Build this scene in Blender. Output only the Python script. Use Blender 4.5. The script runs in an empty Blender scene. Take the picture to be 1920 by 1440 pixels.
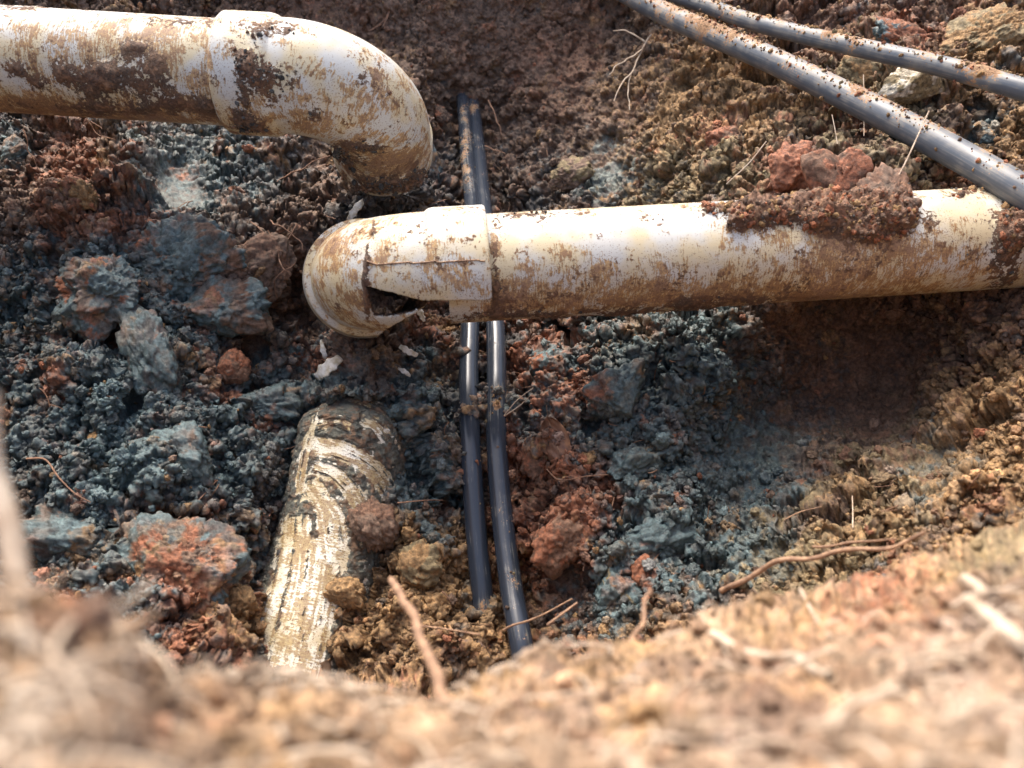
import bpy, math, random
import numpy as np
from mathutils import Vector

# ------------------------------------------------------------------ camera, world, sun
scene = bpy.context.scene
COL = scene.collection
PITCH = math.radians(40)
FPX = 1450.0                       # focal length in pixels of the 1920 wide photograph
CAM = np.array([0.0, 0.0, 0.35])
cam_data = bpy.data.cameras.new('camera')
cam = bpy.data.objects.new('camera', cam_data)
COL.objects.link(cam)
cam.location = CAM
cam.rotation_euler = (math.pi / 2 - PITCH, 0, 0)
cam_data.sensor_width = 36
cam_data.lens = 36 * FPX / 1920
cam_data.clip_start = 0.01
cam_data.clip_end = 200
cam_data.dof.use_dof = True
cam_data.dof.focus_distance = 0.93
cam_data.dof.aperture_fstop = 6.2
scene.camera = cam

SUN_EL, SUN_AZ = math.radians(58), math.radians(-22)      # azimuth from +Y towards +X
world = bpy.data.worlds.new('World')
scene.world = world
world.use_nodes = True
wn = world.node_tree.nodes
wn.clear()
sky = wn.new('ShaderNodeTexSky')
sky.sky_type = 'NISHITA'
sky.sun_disc = False
sky.sun_elevation = SUN_EL
sky.sun_rotation = SUN_AZ
sky.air_density = 1.0
sky.dust_density = 6.0
sky.ozone_density = 0.3
bg = wn.new('ShaderNodeBackground')
bg.inputs['Strength'].default_value = 0.15
wo = wn.new('ShaderNodeOutputWorld')
world.node_tree.links.new(sky.outputs[0], bg.inputs[0])
world.node_tree.links.new(bg.outputs[0], wo.inputs[0])

sun_data = bpy.data.lights.new('sun', 'SUN')
sun_data.energy = 1.3
sun_data.angle = math.radians(34)
sun_data.color = (1.0, 0.97, 0.92)
sun = bpy.data.objects.new('sun', sun_data)
COL.objects.link(sun)
sd = Vector((math.cos(SUN_EL) * math.sin(SUN_AZ), math.cos(SUN_EL) * math.cos(SUN_AZ), math.sin(SUN_EL)))
sun.rotation_euler = sd.to_track_quat('Z', 'Y').to_euler()

vs = scene.view_settings
vs.view_transform = 'Standard'
vs.look = 'None'
vs.gamma = 1
vs.exposure = 1.52
vs.use_curve_mapping = False
scene.cycles.max_bounces = 5
scene.cycles.diffuse_bounces = 3
scene.cycles.glossy_bounces = 2
scene.cycles.use_denoising = True

rng = np.random.default_rng(7)
random.seed(7)
f32 = np.float32

# ------------------------------------------------------------------ camera maths (pixels of the 1920 x 1440 photograph)
FWD = np.array([0, math.cos(PITCH), -math.sin(PITCH)])
DWN = np.array([0, -math.sin(PITCH), -math.cos(PITCH)])
RGT = np.array([1.0, 0, 0])


def at(x, y, d):
    """point at depth d (metres along the view axis) behind photo pixel x, y"""
    x, y, d = np.broadcast_arrays(np.asarray(x, float), np.asarray(y, float), np.asarray(d, float))
    a = ((x - 960) / FPX * d)[..., None]
    b = ((y - 720) / FPX * d)[..., None]
    return CAM + a * RGT + b * DWN + d[..., None] * FWD


def camv(x, y, z):
    """camera-frame vector (right, down, forward) to world"""
    return x * RGT + y * DWN + z * FWD


def proj(P):
    q = P - CAM
    z = q @ FWD
    return 960 + FPX * (q @ RGT) / z, 720 + FPX * (q @ DWN) / z, z


# ------------------------------------------------------------------ noise
def _h(ix, iy, iz, seed):
    h = (ix.astype(np.uint32) * np.uint32(374761393) + iy.astype(np.uint32) * np.uint32(668265263)
         + iz.astype(np.uint32) * np.uint32(2147483647) + np.uint32((seed * 1274126177) & 0xffffffff))
    h = (h ^ (h >> np.uint32(13))) * np.uint32(1274126177)
    h = (h ^ (h >> np.uint32(15))) * np.uint32(2246822519)
    return h ^ (h >> np.uint32(16))


def _chunk(fn, P, n=60000):
    P = np.asarray(P, f32).reshape(-1, 3)
    outs = [fn(P[i:i + n]) for i in range(0, len(P), n)]
    if isinstance(outs[0], tuple):
        return tuple(np.concatenate([o[k] for o in outs]) for k in range(len(outs[0])))
    return np.concatenate(outs)


def perlin(P, lam, seed=0):
    def fn(p):
        p = p / f32(lam) + f32(100.37)
        i = np.floor(p)
        f = p - i
        i = i.astype(np.int32)
        u = f * f * f * (f * (f * 6 - 15) + 10)
        r = 0
        for dx in (0, 1):
            wx = u[:, 0] if dx else 1 - u[:, 0]
            for dy in (0, 1):
                wy = u[:, 1] if dy else 1 - u[:, 1]
                for dz in (0, 1):
                    wz = u[:, 2] if dz else 1 - u[:, 2]
                    h = _h(i[:, 0] + dx, i[:, 1] + dy, i[:, 2] + dz, seed)
                    g = ((h & np.uint32(1023)).astype(f32) / 511.5 - 1) * (f[:, 0] - dx) \
                        + (((h >> np.uint32(10)) & np.uint32(1023)).astype(f32) / 511.5 - 1) * (f[:, 1] - dy) \
                        + (((h >> np.uint32(20)) & np.uint32(1023)).astype(f32) / 511.5 - 1) * (f[:, 2] - dz)
                    r = r + wx * wy * wz * g
        return (r * 1.3).astype(f32)
    return _chunk(fn, P)


def fbm(P, lam, octs=4, seed=0, gain=0.5):
    r, a = 0, 1.0
    for k in range(octs):
        r = r + a * perlin(P, lam / 2 ** k, seed + k * 17)
        a *= gain
    return r


def worley(P, lam, seed=0, jit=0.9):
    """F1 distance (in cells) and the random number of the nearest cell"""
    def fn(p):
        p = p / f32(lam) + f32(50.2)
        i = np.floor(p).astype(np.int32)
        best = np.full(len(p), 9, f32)
        idr = np.zeros(len(p), np.uint32)
        for dx in (-1, 0, 1):
            for dy in (-1, 0, 1):
                for dz in (-1, 0, 1):
                    a, b, c = i[:, 0] + dx, i[:, 1] + dy, i[:, 2] + dz
                    h = _h(a, b, c, seed)
                    qx = a + 0.5 + jit * ((h & np.uint32(1023)).astype(f32) / 1023 - .5) - p[:, 0]
                    qy = b + 0.5 + jit * (((h >> np.uint32(10)) & np.uint32(1023)).astype(f32) / 1023 - .5) - p[:, 1]
                    qz = c + 0.5 + jit * (((h >> np.uint32(20)) & np.uint32(1023)).astype(f32) / 1023 - .5) - p[:, 2]
                    d = (qx * qx + qy * qy + qz * qz).astype(f32)
                    m = d < best
                    best = np.where(m, d, best)
                    idr = np.where(m, h, idr)
        r = _h(idr, idr, idr, 5)
        return np.sqrt(best), (r & np.uint32(65535)).astype(f32) / 65535
    return _chunk(fn, P)


def facets(P, lam, seed, tilt=.9, crack=.10):
    """broken chunks: every cell has its own height and its own tilted face, with a crack between cells"""
    def fn(p):
        p = p / f32(lam) + f32(50.2)
        i = np.floor(p).astype(np.int32)
        b1 = np.full(len(p), 9, f32)
        b2 = np.full(len(p), 9, f32)
        V = np.zeros((3, len(p)), f32)
        idr = np.zeros(len(p), np.uint32)
        for dx in (-1, 0, 1):
            for dy in (-1, 0, 1):
                for dz in (-1, 0, 1):
                    a, b, c = i[:, 0] + dx, i[:, 1] + dy, i[:, 2] + dz
                    h = _h(a, b, c, seed)
                    qx = p[:, 0] - (a + .5 + .95 * ((h & np.uint32(1023)).astype(f32) / 1023 - .5))
                    qy = p[:, 1] - (b + .5 + .95 * (((h >> np.uint32(10)) & np.uint32(1023)).astype(f32) / 1023 - .5))
                    qz = p[:, 2] - (c + .5 + .95 * (((h >> np.uint32(20)) & np.uint32(1023)).astype(f32) / 1023 - .5))
                    d = (qx * qx + qy * qy + qz * qz).astype(f32)
                    m = d < b1
                    b2 = np.where(m, b1, np.minimum(b2, d))
                    b1 = np.where(m, d, b1)
                    V[0] = np.where(m, qx, V[0]); V[1] = np.where(m, qy, V[1]); V[2] = np.where(m, qz, V[2])
                    idr = np.where(m, h, idr)
        r = _h(idr, idr, idr, 5)
        g = [((r >> np.uint32(k)) & np.uint32(255)).astype(f32) / 127.5 - 1 for k in (0, 8, 16)]
        hgt = (_h(idr, idr, idr, 9) & np.uint32(1023)).astype(f32) / 1023
        e = np.sqrt(b2) - np.sqrt(b1)
        t = np.clip(e / crack, 0, 1)
        return ((.25 + .75 * hgt + tilt * (g[0] * V[0] + g[1] * V[1] + g[2] * V[2])) * t * (2 - t)).astype(f32), hgt.astype(f32)
    return _chunk(fn, P)


def pellets(P, lam, seed):
    """rounded lumps with creases between them, each lump of its own height"""
    F, r = worley(P, lam, seed)
    return np.sqrt(np.maximum(0, 1 - np.minimum(1, F / .82) ** 2)) * (.25 + .75 * r), r


def sstep(a, b, x):
    t = np.clip((x - a) / (b - a), 0, 1)
    return t * t * (3 - 2 * t)


# ------------------------------------------------------------------ mesh helpers
def mesh_from(name, V, Q, attrs=None, uv=None, smooth=True):
    """V (n,3), Q (m,4) quads or (m,3) tris"""
    me = bpy.data.meshes.new(name)
    V = np.ascontiguousarray(V, f32)
    Q = np.ascontiguousarray(Q, np.int32)
    k = Q.shape[1]
    me.vertices.add(len(V))
    me.vertices.foreach_set('co', V.ravel())
    me.loops.add(Q.size)
    me.loops.foreach_set('vertex_index', Q.ravel())
    me.polygons.add(len(Q))
    me.polygons.foreach_set('loop_start', np.arange(0, Q.size, k, dtype=np.int32))
    me.update(calc_edges=True)
    me.polygons.foreach_set('use_smooth', np.full(len(Q), smooth, bool))
    for n, a in (attrs or {}).items():
        a = np.asarray(a, f32)
        if a.ndim == 2:
            if a.shape[1] == 3:
                a = np.concatenate([a, np.ones((len(a), 1), f32)], 1)
            at_ = me.attributes.new(n, 'FLOAT_COLOR', 'POINT')
            at_.data.foreach_set('color', np.ascontiguousarray(a).ravel())
        else:
            at_ = me.attributes.new(n, 'FLOAT', 'POINT')
            at_.data.foreach_set('value', np.ascontiguousarray(a))
    if uv is not None:
        at_ = me.attributes.new('puv', 'FLOAT_VECTOR', 'POINT')
        uv3 = np.concatenate([uv, np.zeros((len(uv), 1))], 1).astype(f32)
        at_.data.foreach_set('vector', np.ascontiguousarray(uv3).ravel())
    return me


def grid_quads(nr, nc, wrap=False):
    r = np.arange(nr - 1)[:, None]
    c = np.arange(nc if wrap else nc - 1)[None, :]
    c1 = (c + 1) % nc
    a, b = r * nc + c, r * nc + c1
    d, e = (r + 1) * nc + c, (r + 1) * nc + c1
    return np.stack([a, b, e, d], -1).reshape(-1, 4)


def link(name, me, mat, parent=None):
    o = bpy.data.objects.new(name, me)
    if mat and not me.materials:
        me.materials.append(mat)
    COL.objects.link(o)
    if parent:
        o.parent = parent
        o.matrix_parent_inverse.identity()
        o.location = -Vector(parent.location)
    return o


def tag(o, label=None, cat=None, group=None, kind=None):
    if label: o['label'] = label
    if cat: o['category'] = cat
    if group: o['group'] = group
    if kind: o['kind'] = kind
    return o


def empty(name, loc):
    o = bpy.data.objects.new(name, None)
    o.empty_display_size = .05
    COL.objects.link(o)
    o.location = Vector(loc)
    return o


def spline(pts, n):
    """Catmull-Rom through pts, resampled at n even steps"""
    P = np.asarray(pts, float)
    P = np.vstack([2 * P[0] - P[1], P, 2 * P[-1] - P[-2]])
    out = []
    for i in range(1, len(P) - 2):
        t = np.linspace(0, 1, 24, endpoint=False)[:, None]
        a, b, c, d = P[i - 1], P[i], P[i + 1], P[i + 2]
        out.append(.5 * (2 * b + (c - a) * t + (2 * a - 5 * b + 4 * c - d) * t ** 2 + (-a + 3 * b - 3 * c + d) * t ** 3))
    out.append(P[-2][None])
    C = np.vstack(out)
    s = np.r_[0, np.cumsum(np.linalg.norm(np.diff(C, axis=0), axis=1))]
    u = np.linspace(0, s[-1], n)
    return np.stack([np.interp(u, s, C[:, k]) for k in range(3)], 1), u


def frames(C):
    T = np.gradient(C, axis=0)
    T /= np.linalg.norm(T, axis=1)[:, None]
    n = np.cross(T[0], FWD)
    if np.linalg.norm(n) < .1:
        n = np.cross(T[0], DWN)
    n /= np.linalg.norm(n)
    N = [n]
    for i in range(1, len(C)):
        n = N[-1] - T[i] * np.dot(N[-1], T[i])
        N.append(n / np.linalg.norm(n))
    N = np.array(N)
    return T, N, np.cross(T, N)


def sweep(C, R, nt):
    """rings round path C with radius R (scalar, per ring) -> V (ns,nt,3), outward normals, uv in metres"""
    R = np.broadcast_to(np.asarray(R, float), (len(C),))
    T, N, B = frames(C)
    th = np.linspace(0, 2 * np.pi, nt, endpoint=False)
    O = np.cos(th)[None, :, None] * N[:, None] + np.sin(th)[None, :, None] * B[:, None]
    V = C[:, None] + O * R[:, None, None]
    s = np.r_[0, np.cumsum(np.linalg.norm(np.diff(C, axis=0), axis=1))]
    uv = np.stack(np.broadcast_arrays(s[:, None], th[None] * R.max()), -1)
    return V, O, uv


# ------------------------------------------------------------------ materials
def new_mat(name):
    m = bpy.data.materials.new(name)
    m.use_nodes = True
    nt = m.node_tree
    bs = nt.nodes['Principled BSDF']
    return m, nt, bs


def node(nt, typ, **kw):
    n = nt.nodes.new(typ)
    for k, v in kw.items():
        if k in n.inputs:
            n.inputs[k].default_value = v
        else:
            setattr(n, k, v)
    return n


def math_(nt, op, a, b=None, c=None, clamp=False):
    n = nt.nodes.new('ShaderNodeMath')
    n.operation = op
    n.use_clamp = clamp
    for i, v in enumerate((a, b, c)):
        if v is None: continue
        if isinstance(v, (int, float)): n.inputs[i].default_value = v
        else: nt.links.new(v, n.inputs[i])
    return n.outputs[0]


def maprange(nt, v, a, b, c=0.0, d=1.0, smooth=True):
    n = nt.nodes.new('ShaderNodeMapRange')
    n.interpolation_type = 'SMOOTHSTEP' if smooth else 'LINEAR'
    nt.links.new(v, n.inputs[0])
    for i, x in enumerate((a, b, c, d)):
        n.inputs[i + 1].default_value = x
    return n.outputs[0]


def mixc(nt, fac, a, b, blend='MIX'):
    n = nt.nodes.new('ShaderNodeMix')
    n.data_type = 'RGBA'
    n.blend_type = blend
    for sock, v in ((n.inputs[0], fac), (n.inputs[6], a), (n.inputs[7], b)):
        if isinstance(v, (int, float)): sock.default_value = v
        elif isinstance(v, tuple): sock.default_value = (*v, 1) if len(v) == 3 else v
        else: nt.links.new(v, sock)
    return n.outputs[2]


def noise(nt, vec, scale, detail=4, rough=.55):
    n = node(nt, 'ShaderNodeTexNoise')
    n.inputs['Scale'].default_value = scale
    n.inputs['Detail'].default_value = detail
    n.inputs['Roughness'].default_value = rough
    nt.links.new(vec, n.inputs['Vector'])
    return n.outputs[0]


def soil_material(name, instancer=False, bump=.5, gain=1.0):
    m, nt, bs = new_mat(name)
    geo = node(nt, 'ShaderNodeNewGeometry').outputs['Position']
    att = node(nt, 'ShaderNodeAttribute')
    att.attribute_type = 'INSTANCER' if instancer else 'GEOMETRY'
    att.attribute_name = 'col'
    wet = node(nt, 'ShaderNodeAttribute')
    wet.attribute_type = 'INSTANCER' if instancer else 'GEOMETRY'
    wet.attribute_name = 'wet'
    n1 = noise(nt, geo, 260, 6, .65)
    n2 = noise(nt, geo, 900, 3, .6)
    var = maprange(nt, n1, .3, .7, .5 * gain, 1.5 * gain)
    c = mixc(nt, 1.0, att.outputs['Color'], var, 'MULTIPLY')
    pale = maprange(nt, n2, .60, .72, 0, .45)
    c = mixc(nt, pale, c, (.30, .27, .22))
    nt.links.new(c, bs.inputs['Base Color'])
    r = math_(nt, 'MULTIPLY_ADD', wet.outputs['Fac'], -.5, .88)
    r = math_(nt, 'MULTIPLY_ADD', n2, .25, math_(nt, 'SUBTRACT', r, .12))
    nt.links.new(r, bs.inputs['Roughness'])
    bs.inputs['Specular IOR Level'].default_value = .5
    h = math_(nt, 'ADD', math_(nt, 'MULTIPLY', n1, .7), math_(nt, 'MULTIPLY', n2, .35))
    b = node(nt, 'ShaderNodeBump', Strength=bump, Distance=.006)
    nt.links.new(h, b.inputs['Height'])
    nt.links.new(b.outputs[0], bs.inputs['Normal'])
    return m


def pipe_material(name, white=(.48, .475, .44), film_a=(.50, .29, .070), film_b=(.20, .082, .026), flake=1.0):
    m, nt, bs = new_mat(name)
    geo = node(nt, 'ShaderNodeNewGeometry').outputs['Position']

    def A(n, o='Fac'):
        a = node(nt, 'ShaderNodeAttribute')
        a.attribute_name = n
        return a.outputs[o]
    uv = A('puv', 'Vector')
    sc = node(nt, 'ShaderNodeMapping')
    sc.inputs['Scale'].default_value = (600, 75, 1)
    nt.links.new(uv, sc.inputs['Vector'])
    wp = node(nt, 'ShaderNodeVectorMath', operation='MULTIPLY_ADD')
    nz = node(nt, 'ShaderNodeTexNoise')
    nz.inputs['Scale'].default_value = 22
    nz.inputs['Detail'].default_value = 3
    nt.links.new(geo, nz.inputs['Vector'])
    wp.inputs[1].default_value = (9, 2, 0)
    nt.links.new(nz.outputs['Color'], wp.inputs[0])
    nt.links.new(sc.outputs[0], wp.inputs[2])
    streak = noise(nt, wp.outputs[0], 1.0, 4, .6)
    n1 = noise(nt, geo, 240, 6, .7)
    n0 = noise(nt, geo, 70, 5, .65)
    n2 = noise(nt, geo, 700, 3, .6)
    n3 = noise(nt, geo, 28, 3, .5)
    # thin film of dried silt, brushed round the pipe
    fm = math_(nt, 'ADD', A('film'), math_(nt, 'MULTIPLY', math_(nt, 'SUBTRACT', streak, .5), 2.0))
    fm = math_(nt, 'ADD', fm, math_(nt, 'MULTIPLY', math_(nt, 'SUBTRACT', n0, .5), 2.5))
    fm = math_(nt, 'ADD', fm, math_(nt, 'MULTIPLY', math_(nt, 'SUBTRACT', n1, .5), .9))
    film = maprange(nt, fm, .22, .46)
    fcol = mixc(nt, maprange(nt, math_(nt, 'ADD', math_(nt, 'MULTIPLY', fm, .7), math_(nt, 'MULTIPLY', n3, .6)), .52, .92), film_a, film_b)
    fcol = mixc(nt, maprange(nt, n1, .35, .62, 0, .65), fcol, (.17, .075, .032))
    tint = mixc(nt, maprange(nt, n3, .38, .64, 0, .8), white, (.52, .42, .235))
    c = mixc(nt, math_(nt, 'MULTIPLY', film, .82), tint, fcol)
    spk = maprange(nt, math_(nt, 'ADD', n2, math_(nt, 'MULTIPLY', A('film'), .12)), .605, .66, 0, .85)
    c = mixc(nt, spk, c, (.16, .085, .045))
    # thick mud
    mm = math_(nt, 'ADD', A('mud'), math_(nt, 'MULTIPLY', math_(nt, 'SUBTRACT', n1, .5), 1.9 * flake))
    mm = math_(nt, 'ADD', mm, math_(nt, 'MULTIPLY', math_(nt, 'SUBTRACT', n0, .5), 1.3 * flake))
    mud = maprange(nt, mm, .36, .47)
    mc0 = mixc(nt, maprange(nt, n0, .46, .64, 0, .7), A('mcol', 'Color'), (.23, .12, .06))
    mc = mixc(nt, 1.0, mc0, maprange(nt, n1, .3, .7, .6, 1.5), 'MULTIPLY')
    c = mixc(nt, mud, c, mc)
    nt.links.new(c, bs.inputs['Base Color'])
    r = math_(nt, 'MULTIPLY_ADD', film, .18, .46)
    r = math_(nt, 'MAXIMUM', r, math_(nt, 'MULTIPLY', mud, .72))
    nt.links.new(r, bs.inputs['Roughness'])
    hh = math_(nt, 'MULTIPLY', maprange(nt, mm, .34, .9), math_(nt, 'MULTIPLY_ADD', n2, .8, .8))
    hh = math_(nt, 'ADD', hh, math_(nt, 'MULTIPLY', film, .10))
    b = node(nt, 'ShaderNodeBump', Strength=.75, Distance=.004)
    nt.links.new(hh, b.inputs['Height'])
    nt.links.new(b.outputs[0], bs.inputs['Normal'])
    return m


def cable_material(name, base, dust, amount, rough=.32):
    m, nt, bs = new_mat(name)
    geo = node(nt, 'ShaderNodeNewGeometry').outputs['Position']
    a = node(nt, 'ShaderNodeAttribute')
    a.attribute_name = 'puv'
    sc = node(nt, 'ShaderNodeMapping')
    sc.inputs['Scale'].default_value = (14, 420, 1)
    nt.links.new(a.outputs['Vector'], sc.inputs['Vector'])
    streak = noise(nt, sc.outputs[0], 1, 4, .6)
    d = node(nt, 'ShaderNodeAttribute')
    d.attribute_name = 'mud'
    n1 = noise(nt, geo, 330, 5, .7)
    n0 = noise(nt, geo, 60, 4, .6)
    thin = math_(nt, 'ADD', math_(nt, 'MULTIPLY', streak, .8), math_(nt, 'MULTIPLY', n0, .5))
    thin = math_(nt, 'ADD', thin, math_(nt, 'MULTIPLY', d.outputs['Fac'], .45))
    thin = maprange(nt, thin, .70 - amount * .3, 1.1 - amount * .3, 0, .7)
    c = mixc(nt, thin, base, dust)
    mm = math_(nt, 'ADD', d.outputs['Fac'], math_(nt, 'MULTIPLY', math_(nt, 'SUBTRACT', n1, .5), 1.5))
    mud = maprange(nt, mm, .30, .42)
    mcl = mixc(nt, n0, (.20, .085, .045), (.34, .23, .12))
    mcl = mixc(nt, 1.0, mcl, maprange(nt, n1, .3, .7, .6, 1.5), 'MULTIPLY')
    c = mixc(nt, mud, c, mcl)
    nt.links.new(c, bs.inputs['Base Color'])
    r = math_(nt, 'ADD', math_(nt, 'MULTIPLY', thin, .35), rough)
    r = math_(nt, 'MAXIMUM', r, math_(nt, 'MULTIPLY', mud, .85))
    nt.links.new(r, bs.inputs['Roughness'])
    b = node(nt, 'ShaderNodeBump', Strength=.6, Distance=.003)
    nt.links.new(math_(nt, 'ADD', maprange(nt, mm, .44, .9), math_(nt, 'MULTIPLY', streak, .06)), b.inputs['Height'])
    nt.links.new(b.outputs[0], bs.inputs['Normal'])
    return m


def plain_material(name, a, b, scale=120, rough=.8, bump=.4):
    m, nt, bs = new_mat(name)
    geo = node(nt, 'ShaderNodeNewGeometry').outputs['Position']
    n1 = noise(nt, geo, scale, 5, .6)
    nt.links.new(mixc(nt, maprange(nt, n1, .32, .68), a, b), bs.inputs['Base Color'])
    bs.inputs['Roughness'].default_value = rough
    bp = node(nt, 'ShaderNodeBump', Strength=bump, Distance=.002)
    nt.links.new(n1, bp.inputs['Height'])
    nt.links.new(bp.outputs[0], bs.inputs['Normal'])
    return m


MAT_SOIL = soil_material('crumbly_soil', bump=.55)
MAT_BANK = soil_material('dry_bank_soil', bump=.5)
MAT_CRUMB = soil_material('soil_crumb', instancer=True, bump=.5)
MAT_PIPE = pipe_material('muddy_white_plastic')
MAT_CABLE = cable_material('black_cable_sheath', (.026, .033, .046), (.24, .235, .20), .16, .21)
MAT_HOSE = cable_material('black_hose_plastic', (.078, .090, .106), (.27, .25, .21), .5, .36)
MAT_TWIG = plain_material('dry_twig', (.36, .22, .13), (.16, .09, .055), 160)
MAT_STRAW = plain_material('dry_straw', (.50, .41, .31), (.33, .24, .165), 90)
MAT_ROOT = plain_material('fine_root', (.27, .15, .09), (.15, .08, .05), 200)
MAT_SHARD = plain_material('white_plastic_shard', (.74, .72, .66), (.42, .36, .24), 130, .5)
MAT_LEAF = plain_material('dry_leaf', (.24, .12, .065), (.13, .06, .035), 90, .6)

# ------------------------------------------------------------------ soil colours (each a real colour of the earth)
PAL = dict(G=(.070, .106, .110), D=(.058, .056, .052), B=(.135, .084, .055), R=(.225, .086, .042), O=(.25, .150, .066),
           L=(.175, .132, .068), C=(.115, .135, .122), K=(.150, .080, .048), T=(.28, .188, .116), P=(.34, .255, .195),
           W=(.50, .44, .34))
WET = dict(G=.95, D=.6, B=.3, R=.3, O=.1, L=.2, C=.6, K=.2, T=0, P=0, W=0)
ZONES = [  # x, y, radius, colour
    (50, 290, 70, 'B'), (100, 330, 60, 'R'), (20, 265, 45, 'G'), (150, 400, 60, 'R'), (60, 420, 80, 'B'), (330, 310, 75, 'C'),
    (420, 300, 70, 'G'), (500, 330, 70, 'D'), (560, 440, 70, 'B'), (480, 500, 60, 'K'), (330, 450, 80, 'G'), (270, 400, 40, 'R'),
    (420, 400, 50, 'B'), (60, 560, 100, 'G'), (200, 540, 60, 'G'), (150, 530, 26, 'R'), (175, 600, 40, 'R'), (300, 650, 90, 'G'),
    (430, 690, 34, 'R'), (490, 620, 50, 'B'), (580, 660, 30, 'R'), (560, 720, 80, 'G'), (150, 760, 100, 'G'), (160, 810, 20, 'R'),
    (100, 725, 20, 'R'), (80, 900, 110, 'G'), (400, 850, 120, 'G'), (250, 900, 100, 'G'), (480, 940, 70, 'D'), (330, 1080, 80, 'R'),
    (300, 1030, 50, 'O'), (440, 1140, 50, 'O'), (470, 1050, 50, 'G'), (230, 1150, 50, 'G'), (600, 1160, 60, 'O'), (690, 650, 60, 'B'),
    (690, 700, 55, 'D'), (640, 840, 70, 'G'), (780, 900, 60, 'G'), (800, 740, 60, 'G'), (760, 1030, 60, 'O'), (700, 970, 40, 'K'),
    (830, 1080, 70, 'O'), (800, 950, 50, 'G'), (720, 1170, 70, 'O'), (900, 1160, 70, 'O'), (905, 1120, 25, 'C'), (900, 700, 60, 'D'),
    (1000, 670, 55, 'R'), (1010, 860, 55, 'R'), (1000, 770, 40, 'G'), (1030, 1010, 70, 'R'), (1000, 930, 50, 'K'), (1150, 700, 90, 'G'),
    (1080, 740, 40, 'R'), (1200, 850, 90, 'G'), (1100, 930, 50, 'R'), (1230, 1000, 80, 'G'), (1100, 1110, 60, 'G'), (1200, 1060, 30, 'R'),
    (1030, 1120, 50, 'K'), (1350, 790, 110, 'G'), (1280, 620, 60, 'G'), (1230, 610, 34, 'O'), (1370, 620, 50, 'G'), (1400, 900, 90, 'G'),
    (1340, 1000, 80, 'G'), (1500, 1000, 80, 'L'), (1450, 1060, 60, 'L'), (1530, 900, 70, 'B'), (1540, 660, 100, 'K'), (1480, 760, 80, 'D'),
    (1700, 620, 100, 'K'), (1640, 750, 90, 'K'), (1600, 800, 60, 'B'), (1850, 700, 80, 'O'), (1780, 700, 50, 'K'), (1860, 620, 60, 'K'),
    (1850, 840, 90, 'O'), (1660, 880, 80, 'L'), (1740, 870, 60, 'C'), (1780, 930, 80, 'O'), (1600, 960, 70, 'O'),
    (300, -60, 200, 'B'), (600, 20, 90, 'K'), (760, 30, 70, 'B'), (900, 20, 80, 'B'), (850, 60, 60, 'K'), (800, 140, 70, 'B'),
    (860, 190, 40, 'B'), (1000, 60, 80, 'K'), (1050, 150, 80, 'K'), (960, 150, 60, 'B'), (950, 280, 80, 'B'), (1060, 260, 70, 'B'),
    (1120, 310, 55, 'C'), (1000, 360, 70, 'D'), (1130, 210, 40, 'B'), (1250, 190, 80, 'O'), (1180, 90, 60, 'B'), (1230, 330, 60, 'L'),
    (1380, 170, 80, 'O'), (1350, 250, 30, 'R'), (1480, 320, 45, 'R'), (1400, 320, 60, 'L'), (1560, 260, 50, 'L'), (1500, 60, 70, 'K'),
    (1620, 150, 60, 'L'), (1720, 170, 60, 'L'), (1600, 210, 40, 'R'), (1680, 90, 50, 'R'), (1760, 50, 50, 'K'), (1870, 80, 70, 'O'),
    (1850, 210, 40, 'G'), (1790, 260, 60, 'B'), (1880, 270, 50, 'O'), (1700, 300, 50, 'L'), (1650, 380, 60, 'K'), (1850, 340, 50, 'B'),
    (1900, 480, 80, 'K'), (720, 340, 60, 'D'), (820, 330, 50, 'D'), (690, 400, 60, 'D'), (620, 560, 50, 'K'), (600, 330, 60, 'B')]


def zone_colour(px, py, P, zones, cell=(.0075, .034), amp=1.9):
    """speckled choice among the nearby soil kinds, one choice per crumb"""
    wx = 26 * fbm(P, .05, 3, 71)
    wy = 26 * fbm(P, .05, 3, 91)
    x, y = px + wx, py + wy
    _, ra = worley(P, cell[0], 31)
    _, rb = worley(P, cell[1], 33)
    acc = np.zeros((len(P), 3), f32)
    wet = np.zeros(len(P), f32)
    tot = np.full(len(P), 1e-12, f32)
    for i, (zx, zy, r, k) in enumerate(list(zones) + [(0, 0, 0, q) for q in 'BROD']):       # the last four turn up anywhere
        d2 = ((x - zx) ** 2 + (y - zy) ** 2) / (r * r * 1.3) if r else 2.8 + 2.6 * perlin(P, .045, 700 + i)
        jig = amp * (np.modf(ra * 97.13 * (1 + i % 13) + i * .37)[0] + np.modf(rb * 89.7 * (1 + i % 11) + i * .61)[0] - 1)
        w = np.exp(-np.clip(d2, 0, 60) + jig * 1.5) ** 1.6 + 1e-12
        acc += w[:, None] * np.array(PAL[k], f32)
        wet += w * WET[k]
        tot += w
    acc /= tot[:, None]
    wet /= tot
    tone = (.72 + .56 * ra) * (.8 + .4 * rb)
    return acc * tone[:, None], wet


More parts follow.
